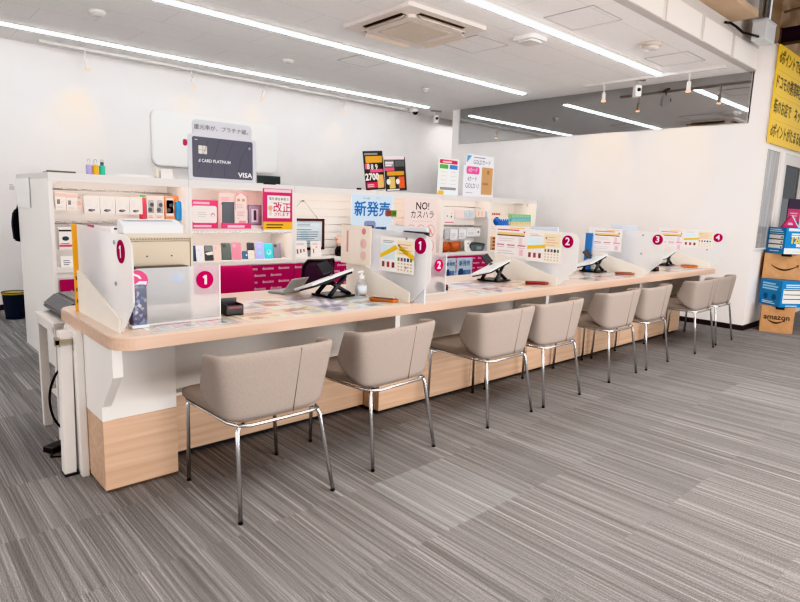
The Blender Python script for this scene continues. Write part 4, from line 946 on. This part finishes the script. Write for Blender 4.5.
# folders and cards standing on the far side of the dividers
def folder(X, y0, y1, z0, z1, th, c, label, cat='folder', pr=(), name='folder'):
    F = Flat(y1-y0, z1-z0, c, th)
    for p in pr: getattr(F, p[0])(*p[1:])
    tag(F.build(name, None, (X+th, y1, z0), FACE_X), label, cat)
T1 = TZ+.0016
folder(.80, 2.98, 3.0, T1, 1.17, .012, '#f0a81c', 'slim yellow folder standing at the staff end of the outer divider') if False else None
F = Flat(.020, .42, '#efb02a', .012); F.bars(.2, .1, .7, .5, 3, '#7a5a1a', .3); tag(F.build('folder', None, (.746, 3.115, TZ), FACE_Y), 'slim yellow folder standing at the staff end of the outer divider', 'folder')
folder(.80, 2.70, 3.05, TZ, 1.172, .01, '#f4eef0', 'white folder with a crimson corner behind the outer divider', pr=[('rect', 0, .88, .3, 1, '#b8406a'), ('rect', .35, .93, .95, .955, '#d2809a'), ('rect', .6, .8, .85, .92, '#4a8ac0'), ('bars', .1, .2, .9, .7, 6, '#d9d4e0', .5), ('rect', .05, .5, .4, .75, '#e9b9c4')])
folder(2.338-.012, 2.80, 3.10, .93, 1.178, .006, '#eee4d6', 'cream folder sheet with pink circles at the staff end of the number one divider', pr=[('disc', .78, .86, .02, '#d98a94'), ('disc', .78, .55, .03, '#e9c0bc'), ('disc', .78, .25, .028, '#e9c4c0'), ('rect', .2, .3, .26, .85, '#d9909a'), ('rr', .3, .1, .7, .9, .02, '#efe6dc')], name='folder_sheet')
folder(2.375, 2.36, 2.71, TZ, 1.192, .008, '#e2e6ec', 'plain white board sticking up behind the number one divider', 'board', name='white_board')
folder(2.360, 2.335, 2.54, 1.140, 1.165, .012, '#2b3138', 'black clip strip along the top edge of the number one divider', 'clip', name='clip_strip')
folder(3.925, 2.50, 2.75, TZ, 1.188, .008, '#d2dae6', 'plain pale blue board sticking up behind the number two divider', 'board', name='white_board')
folder(5.375, 2.58, 2.84, TZ, 1.205, .008, '#cfd8e4', 'plain pale blue board sticking up behind the number three divider', 'board', name='white_board')
folder(5.318-.012, 2.99, 3.06, TZ, 1.112, .018, '#3a78b8', 'blue file folder standing by the number three divider')
F = Flat(.03, .065, '#f2f1ef', .02, poly=[(0,0),(.05,0),(.045,.065),(.012,.065)]); F.disc(.9, .45, .005, '#33333a')
tag(F.build('tent_card', None, (2.385, 2.46, TZ), (PI/2, 0, -.6)), 'little white folded card beside the number one divider, near the joint', 'card')

# ------------------------------------------------------------------ terminals, bottle, trays, boxes
def terminal():
    t = thing('tablet_terminal', '', 'tablet stand', (0,0,0))
    boxo('base_plate', mat('#2a2c2f', .4), t, -.02, .17, -.09, .10, 0, .012, bev=.003)
    M = Matrix.Translation((0, 0, .098)) @ Matrix.Rotation(math.radians(-13), 4, 'Y') @ Matrix.Rotation(math.radians(-16), 4, 'X')
    bm = new(); add_box(bm, -.16, .16, -.10, .10, .0, .013, bev=.005, M=M); obj('tablet_case', bm, mat('#dfe1e2', .3), t)
    bm = new(); add_box(bm, -.13, .15, -.09, .09, -.014, -.001, M=M); obj('tablet_back', bm, mat('#24272b', .35), t)
    for k, (a, b) in enumerate((((-.01, -.06, .012), (.12, -.05, .125)), ((.15, -.06, .012), (.02, -.05, .085)), ((.0, .07, .012), (.12, .06, .125)))):
        tubeo('support_arm', mat('#2f3236', .4), t, [a, b], .013, 8)
    M2 = Matrix.Translation((.06, .07, .165)) @ Matrix.Rotation(math.radians(-15), 4, 'Y') @ Matrix.Rotation(math.radians(50), 4, 'X')
    bm = new(); add_box(bm, -.042, .042, -.04, .04, -.006, .008, bev=.004, M=M2); obj('card_reader', bm, mat('#34373b', .3), t)
    tubeo('cable', RUBBER, t, [(.15, .03, .012), (.18, .0, .02), (.19, .06, .006), (.16, .09, .006)], .004, 6)
    return t
TL = ['white tablet terminal on a black stand beside the sanitizer bottle', 'white tablet terminal on a black stand by the number two divider', 'white tablet terminal on a black stand by the number three divider', 'farthest white tablet terminal on a black stand by the number four divider']
t0 = terminal()
for k, (x, y) in enumerate(((2.035, 2.87), (3.60, 2.87), (5.10, 2.87), (6.66, 2.87))):
    o = t0 if k == 0 else dup(t0)
    o.location = (x, y, TZ+.0035); o['label'] = TL[k]; o['group'] = 'tablet terminals on the counter'; o.rotation_euler.z = math.radians([4, 8, 2, 5][k])
t = thing('sanitizer_bottle', 'clear pump bottle of hand sanitizer beside the first terminal', 'bottle', (2.262, 2.80, TZ+.002))
CLEAR = frosted('clear_plastic', '#eef2f4', .8, .15)
bm = new(); add_lathe(bm, [(.030, 0), (.033, .006), (.033, .075), (.025, .095), (.012, .105)], seg=20); obj('body', bm, CLEAR, t)
bm = new(); add_lathe(bm, [(.0345, .018), (.0345, .065)], seg=20); obj('paper_label', bm, mat('#dfe6ee', .5), t)
bm = new(); add_lathe(bm, [(.015, .105), (.016, .108), (.016, .125), (.006, .128), (.006, .145), (.012, .146), (.012, .155)], seg=16); add_tube(bm, [(0, 0, .150), (-.03, -.01, .150), (-.036, -.012, .143)], .005, 8); obj('pump', bm, mat('#f3f3f3', .4), t)
def tray(x, y, rz, c, label):
    t = thing('pen_tray', label, 'tray', (x, y, TZ+.0035), (0, 0, rz), 'coin trays on the counter')
    bm = new(); add_prism(bm, rrect(-.085, .085, -.03, .03, .028), 0, .012, 'Z'); obj('tray_bottom', bm, mat(c, .3), t)
    bm = new(); n = 28
    P = rrect(-.085, .085, -.03, .03, .028, 6); add_tube(bm, [(a, b, .014) for a, b in P+P[:1]], .006, 6, cap=False); obj('rim', bm, mat(c, .25), t)
    for k, (a, cc) in enumerate(((-.008, '#5a4a44'), (.01, '#d9c0b8'))): tubeo('pen', mat(cc, .3), t, [(-.06, a, .018), (.06, a+.006, .02)], .005, 8)
tray(2.23, 2.55, math.radians(-62), '#a8642f', 'orange brown tray with pens at the first wedge screen')
tray(3.80, 2.57, math.radians(-50), '#8d2f34', 'dark red tray with pens at the number two divider')
tray(5.22, 2.58, math.radians(-60), '#a4583a', 'small brown tray at the number three divider')
tray(6.80, 2.62, math.radians(-60), '#c4722c', 'orange tray at the number four divider')
def cardbox(x, y, s, label):
    t = thing('card_box', label, 'box', (x, y, TZ+.0035), (0, 0, math.radians(-3)), 'black card boxes')
    bm = new()
    for d in ((-.05, .05, -.05, -.045, 0, .055), (-.05, .05, .045, .05, 0, .085), (-.05, -.045, -.045, .045, 0, .06), (.045, .05, -.045, .045, 0, .06), (-.05, .05, -.05, .05, 0, .004)): add_box(bm, *[v*s for v in d])
    obj('body', bm, mat('#1d1c1e', .4), t)
    bm = new()
    for k in range(5): add_box(bm, -.04*s, .04*s, (-.02+.014*k)*s, (-.017+.014*k)*s, .005*s, (.04+.006*k)*s)
    obj('cards', bm, mat('#3a3b40', .4), t)
    F = Flat(.08*s, .012*s, '#7a2a34', .0006); F.build('red_strip', t, (-.04*s, -.0508*s, .038*s), FACE_Y)
cardbox(1.325, 2.65, .86, 'open black card box beside the frosted number one front screen')
cardbox(2.90, 2.72, .62, 'small black card box right of the frosted number two front screen')
cardbox(5.87, 2.60, .7, 'small black card box behind the number three divider')
# acrylic pop stand behind the outer divider
t = thing('pop_stand', 'patterned block stand with round magenta head beside the outer divider', 'pop stand', (.858, 2.58, TZ+.003))
m_, nt, b_ = nodes('photo_collage')
tc = N(nt, 'ShaderNodeTexCoord'); vr = N(nt, 'ShaderNodeTexVoronoi', i_Scale=70.); nt.links.new(tc.outputs['Object'], vr.inputs['Vector'])
nt.links.new(ramp(nt, vr.outputs['Color'], [(.0, '#141c33'), (.35, '#27345a'), (.5, '#6d7896'), (.62, '#5a2c48'), (.8, '#1c2238'), (1., '#b9bcc6')]), b_.inputs['Base Color']); b_.inputs['Roughness'].default_value = .3
boxo('block', m_, t, -.03, .03, -.025, .025, .012, .185, bev=.002); boxo('clear_foot', mat('#dfe6ea', .15), t, -.034, .034, -.03, .03, 0, .012)
F = Flat(.09, .09, '#bf0a68', .004, r=.0445); F.poly([(.1, .2), (.9, .3), (.95, .45), (.6, .48), (.4, .35), (.12, .32)], '#f3eef0', 2); F.poly([(.25, .9), (.6, .75), (.7, .6), (.62, .58), (.5, .7), (.2, .82)], '#f3eef0', 2); F.build('round_head', t, (-.045, 0, .155), FACE_Y)

# beige equipment housing behind the first front screen
t = thing('equipment_housing', 'beige machine housing seen from behind, on the staff side of seat one', 'machine', (1.19, 3.20, TZ))
BE = mat('#b9ae9d', .5); BE2 = mat('#c9c0b2', .5)
boxo('rear_plate', BE, t, -.235, .155, -.03, .02, .02, .33, bev=.006)
bm = new(); add_prism(bm, [(-.035, .331), (.06, .331), (.06, .368), (-.02, .368), (-.045, .353)], -.24, .165, 'X'); obj('top_hood', bm, BE2, t)
bm = new()
for k in range(26): add_box(bm, -.225+k*.0148, -.217+k*.0148, -.0465, -.040, .338, .344)
obj('vent_slots', bm, mat('#8d8374', .6), t)
bm = new()
for x in (-.08, .05): add_lathe(bm, [(.004, 0), (.004, .003)], seg=10, M=Matrix.Translation((x, -.0305, .25)) @ Matrix.Rotation(PI/2, 4, 'X'))
obj('screws', bm, DARK, t)
boxo('foot', BE, t, -.2, .14, -.06, .06, 0, .02)
boxo('shade_block', mat('#4b4744', .5), t, -.16, .12, -.10, -.031, .0, .20, bev=.01); boxo('blue_patch', mat('#2f6fb5', .4), t, .02, .07, -.1035, -.1005, .115, .155)  # dark block puts in the shadow on the machine's lower part; blue patch
boxo('side_lip', BE2, t, .1555, .165, -.035, .055, .02, .33)
t = thing('paper_tray', 'white slanted printer tray lying on the beige machine housing', 'tray', (1.165, 3.24, TZ+.369))
bm = new(); add_prism(bm, [(-.05, 0), (.05, 0), (.05, .066), (.04, .068), (-.05, .04)], -.16, .15, 'X'); obj('tray', bm, mat('#e4e6ea', .45), t)
boxo('paper', mat('#f3f3f3', .6), t, -.14, .13, .0, .049, .0682, .0705)
t = thing('laptop', 'grey laptop standing half open on the staff edge of seat one', 'laptop', (1.93, 3.14, TZ+.001), (0, 0, .35))
boxo('base', mat('#8d9092', .4), t, -.08, .09, -.05, .07, 0, .014, bev=.003)
bm = new(); add_box(bm, -.085, .085, -.003, .003, 0, .11, bev=.002, M=Matrix.Translation((0, -.05, .014)) @ Matrix.Rotation(math.radians(38), 4, 'X')); obj('lid', bm, mat('#a9acad', .35), t)

# ------------------------------------------------------------------ staff chairs
def office_chair(label, loc, rz, c, mesh, wf=1.):
    t = thing('office_chair', label, 'office chair', loc, (0, 0, rz))
    S = mat(c, .8) if not mesh else mat('#1f1c22', .8)
    bm = new(); add_prism(bm, rrect(-.23, .23, -.22, .22, .08), .42, .50, 'Z'); bmesh.ops.bevel(bm, geom=[e for e in bm.edges if abs(e.verts[0].co.z-e.verts[1].co.z) < 1e-4], offset=.02, segments=2, affect='EDGES'); obj('seat', bm, S, t)
    # backrest: curved shell on -y side (towards the counter side the viewer)
    bm = new(); nu, nv = 13, 8; rows = []
    for j in range(nv):
        z = .56+.30*j/(nv-1); row = []
        for i in range(nu):
            a = -1+2*i/(nu-1); wz = (.20+.01*math.sin(PI*j/(nv-1)))*wf
            if j in (0, nv-1): wz *= .86
            elif j in (1, nv-2): wz *= .97
            row.append(bm.verts.new((a*wz, .21+.03*(j/(nv-1))-.07*a*a, z)))
        rows.append(row)
    for a, b in zip(rows, rows[1:]):
        for i in range(nu-1): bm.faces.new((a[i], a[i+1], b[i+1], b[i])).smooth = True
    o = obj('backrest', bm, mat('#3b2438', .7) if mesh else S, t)
    s = o.modifiers.new('thick', 'SOLIDIFY'); s.thickness = .012 if mesh else .035; s.offset = 0
    if not mesh: b = o.modifiers.new('round', 'BEVEL'); b.width = .012; b.segments = 2
    if mesh:
        per = [rows_co for rows_co in []]
        bm = new(); P = []
        for i in range(nu): a = -1+2*i/(nu-1); P.append((a*.17*wf, .21-.07*a*a*.72, .56))
        for j in range(1, nv-1): P.append((.205*wf, .21+.03*(j/(nv-1))-.07, .56+.30*j/(nv-1)))
        for i in range(nu): a = 1-2*i/(nu-1); P.append((a*.17*wf, .24-.07*a*a*.72, .86))
        for j in range(nv-2, 0, -1): P.append((-.205*wf, .21+.03*(j/(nv-1))-.07, .56+.30*j/(nv-1)))
        add_tube(bm, P+P[:1], .012, 8, cap=False); obj('back_frame', bm, BLACK, t)
        for k in range(1): boxo('lumbar_bar', BLACK, t, -.12, .12, .225, .25, .62, .66, bev=.01)
    tubeo('back_post', BLACK, t, [(0, .06, .41), (0, .22, .42), (0, .255, .50), (0, .25, .66)], .018)
    tubeo('gas_stem', STEEL, t, [(0, 0, .10), (0, 0, .41)], .024, 12)
    for k in range(5):
        a = 2*PI*k/5; e = (.27*math.cos(a), .27*math.sin(a))
        l = tubeo('leg', BLACK, t, [(0, 0, .11), (e[0], e[1], .07)], [.03, .018])
        bm = new(); add_lathe(bm, [(.027, -.014), (.028, 0), (.027, .014)], seg=14, M=Matrix.Translation((e[0], e[1], .028)) @ Matrix.Rotation(a, 4, 'Z') @ Matrix.Rotation(PI/2, 4, 'X')); obj('caster', bm, RUBBER, l)
office_chair('magenta staff chair behind the first frosted front screen', (1.90, 4.0, 0), math.radians(-12+180), '#b80f5e', False)
office_chair('black mesh staff chair behind the first tablet terminal', (2.71, 4.1, 0), math.radians(180+8), '#1f1c22', True, .8)

# ------------------------------------------------------------------ visitor chairs
SOFF = -1.
def visitor_chair():
    t = thing('visitor_chair', '', 'chair', (0,0,0))
    # seat pad, front at +y (towards the counter)
    bm = new()
    P = [(-.235, .27), (-.19, .285), (.19, .285), (.235, .27), (.24, .22), (.228, 0), (.212, -.16), (.17, -.205), (-.17, -.205), (-.212, -.16), (-.228, 0), (-.24, .22)]
    add_prism(bm, P, .408, .452, 'Z')
    bmesh.ops.bevel(bm, geom=[e for e in bm.edges if abs(e.verts[0].co.z-e.verts[1].co.z) < 1e-4], offset=.014, segments=3, profile=.6, affect='EDGES')
    bmesh.ops.translate(bm, vec=(-.014, 0, 0), verts=bm.verts)
    obj('seat', bm, SEATF, t, True)
    # wraparound backrest: path of top and bottom edge
    top = [(-.284, -.105), (-.290, -.132), (-.292, -.170), (-.287, -.207), (-.268, -.231), (-.20, -.239), (-.10, -.242), (0, -.242)]
    bot = [(-.268, .015), (-.266, -.03), (-.258, -.10), (-.244, -.165), (-.218, -.204), (-.15, -.215), (-.075, -.219), (0, -.220)]
    zb  = [.545, .500, .458, .428, .415, .413, .413, .413]
    zt  = [.693, .698, .700, .701, .702, .702, .702, .702]
    top += [(-x, y) for x, y in top[-2::-1]]; bot += [(-x, y) for x, y in bot[-2::-1]]; zb += zb[-2::-1]; zt += zt[-2::-1]
    bm = new(); rows = []; nv = 7
    for j in range(nv):
        s = j/(nv-1); row = []
        for (tx, ty), (bx_, by), z0, z1 in zip(top, bot, zb, zt):
            z = z0+(z1-z0)*s; q = (z-.413)/(.702-.413)
            row.append(bm.verts.new((bx_+(tx-bx_)*q, by+(ty-by)*q, z)))
        rows.append(row)
    for a, b in zip(rows, rows[1:]):
        for i in range(len(a)-1): bm.faces.new((a[i], a[i+1], b[i+1], b[i])).smooth = True
    bmesh.ops.translate(bm, vec=(-.032, 0, .004), verts=bm.verts)
    o = obj('backrest', bm, FABRIC, t)
    s = o.modifiers.new('thick', 'SOLIDIFY'); s.thickness = .030; s.offset = SOFF
    sb = o.modifiers.new('soft', 'SUBSURF'); sb.levels = 2; sb.render_levels = 2
    pts = [(.095-.03*(1-q), -.2365-.017*q-(.0075 if False else 0)+.0-.0, .418+.28*q) for q in (0, .25, .5, .75, 1)]
    tubeo('seam', mat('#5d544e', .9), o, [(x, -.2195-.0205*((z-.413)/.289), z) for x, _, z in [(a-.03, b, c) for a, b, c in pts]], .0016, 6)
    # chrome rail under the seat
    R_ = [(-.225, .24), (-.222, .1), (-.212, -.14), (-.19, -.205), (-.15, -.222), (.15, -.222), (.19, -.205), (.212, -.14), (.222, .1), (.225, .24)]
    tubeo('seat_rail', CHROME, t, [(x-.018, y, .400) for x, y in R_]+[(-.243, .24, .400)], .0075, 8)
    for sx in (-1, 1):
        for fr in (0, 1):
            if fr: pts = [(sx*.19-.015, .235, .398), (sx*.215-.015, .238, .392), (sx*.222-.015, .240, .375), (sx*.234, .252, .008)]
            else: pts = [(sx*.165-.018, -.19, .398), (sx*.190-.018, -.198, .395), (sx*.200-.018, -.205, .375), (sx*.231, -.250, .008)]
            l = tubeo('leg', CHROME, t, pts, .0095, 10)
            e = pts[-1]; tubeo('foot_cap', RUBBER, l, [(e[0], e[1], .010), (e[0], e[1], 0)], .0098, 10)
    return t
CH = [(1.285, 2.300, 0), (2.004, 2.352, 3.5), (2.935, 2.362, 1.), (3.535, 2.365, 0.3), (4.465, 2.390, .5), (5.072, 2.384, 2.), (6.085, 2.363, 0.), (6.675, 2.385, 0.)]
OR = ['nearest taupe fabric chair with chrome legs, in front of the first worktop', 'second taupe fabric chair from the counter end, just before the worktop joint', 'third taupe fabric chair, first one past the worktop joint', 'fourth taupe fabric chair, below the number two divider', 'fifth taupe fabric chair, after the one below the number two divider', 'sixth taupe fabric chair, below the number three divider', 'seventh taupe fabric chair, last but one before the right wall', 'farthest taupe fabric chair, closest to the right wall']
c0 = visitor_chair()
for k, (x, y, a) in enumerate(CH):
    o = c0 if k == 0 else dup(c0)
    o.location = (x, y, 0); o.rotation_euler.z = math.radians(a); o['label'] = OR[k]; o['group'] = 'taupe chairs along the counter'

# ------------------------------------------------------------------ printer table, loose panel, cables
t = thing('side_table', 'small white table with slim legs at the counter end', 'table', (.55, 3.2, 0))
t.location = (.655, 3.27, 0)
boxo('table_top', WHITE2, t, -.025, .36, -.18, .24, .635, .66, bev=.003)
boxo('apron', WHITE2, t, -.02, .0, -.15, .20, .60, .634)
for dx, dy in ((0, .215), (.32, .215), (0, -.155), (.32, -.155)):
    boxo('leg', WHITE2, t, dx-.02, dx+.02, dy-.02, dy+.02, 0, .634)
boxo('lower_shelf', WHITE2, t, .022, .30, .0, .19, .20, .215)
t.location = (.715, 3.50, 0)
t = thing('printer', 'dark grey sloped printer box on the white side table', 'printer', (.895, 3.53, .6605))
bm = new(); add_prism(bm, [(-.15, .012), (-.165, .04), (-.10, .095), (.16, .095), (.16, .0), (-.09, .0)], -.20, .22, 'Y'); bmesh.ops.bevel(bm, geom=bm.edges[:], offset=.008, segments=2, affect='EDGES'); obj('housing', bm, mat('#424345', .35), t)
boxo('front_bezel', mat('#1d1d1f', .3), t, -.06, .15, -.212, -.2005, .01, .085, bev=.004)
boxo('lid', mat('#55565a', .3), t, -.085, .15, -.17, .20, .0955, .10)
t = thing('loose_panel', 'narrow white board leaning upright against the counter end', 'board', (.650, 2.95, 0))
bm = new(); add_box(bm, -.028, .022, -.008, .05, 0, .69, bev=.002, M=Matrix.Rotation(math.radians(1.0), 4, 'Y')); obj('board', bm, WHITE, t)
boxo('shoe', DARK, t, -.03, .03, -.02, .06, 0, .010)
bm = new(); add_box(bm, -.035, .045, -.02, -.01, .635, .655); add_box(bm, -.035, -.022, -.02, .02, .625, .665); add_box(bm, .032, .045, -.02, .02, .60, .66); obj('metal_clip', bm, mat('#b0a490', .35, .7), t)
BK = [([(0.750, 3.320, .62), (0.730, 3.260, .55), (0.750, 3.210, .48), (0.730, 3.240, .36), (0.750, 3.260, .22), (0.730, 3.300, .05)], .005, 'black cable looping down from the table beside the counter end', '#151516'),
      ([(0.750, 3.260, .44), (0.690, 3.280, .42), (0.655, 3.320, .30), (0.670, 3.340, .16), (0.730, 3.320, .06), (0.760, 3.290, .03)], .006, 'thick black cable bowing out from under the side table', '#1a1a1c'),
      ([(0.770, 3.230, .27), (0.730, 3.200, .22), (0.690, 3.230, .18), (0.730, 3.260, .12), (0.710, 3.300, .06)], .004, 'blue network cable above the black power adapter', '#4a6ea0')]
for pts, r_, lab, c in BK: 
    cu = []
    n = len(pts)
    for i in range(n-1):      # Catmull-Rom smoothing
        p0, p1, p2, p3 = (Vector(pts[max(0, min(n-1, i+d))]) for d in (-1, 0, 1, 2))
        for k in range(6):
            s = k/6; cu.append(.5*((2*p1)+(p2-p0)*s+(2*p0-5*p1+4*p2-p3)*s*s+(3*p1-p0-3*p2+p3)*s**3))
    cu.append(Vector(pts[-1]))
    tag(tubeo('cable', mat(c, .6), None, cu, r_, 8), lab, 'cable')
t = thing('power_adapter', 'black power adapter lying on the carpet under the side table', 'adapter', (.67, 3.30, 0), (0, 0, .5))
boxo('brick', mat('#1b1b1d', .5), t, -.055, .055, -.035, .035, 0, .032, bev=.006); tubeo('lead', RUBBER, t, [(-.05, -.03, .01), (-.09, -.06, .006), (-.06, -.1, .005), (.02, -.09, .005)], .004)
t = thing('power_strip', 'white power strip on the floor behind the loose panel', 'power strip', (.80, 3.12, 0))
boxo('body', WHITE, t, -.03, .03, -.12, .12, 0, .03, bev=.005); boxo('plug', WHITE2, t, -.015, .015, -.08, -.05, .03, .06)
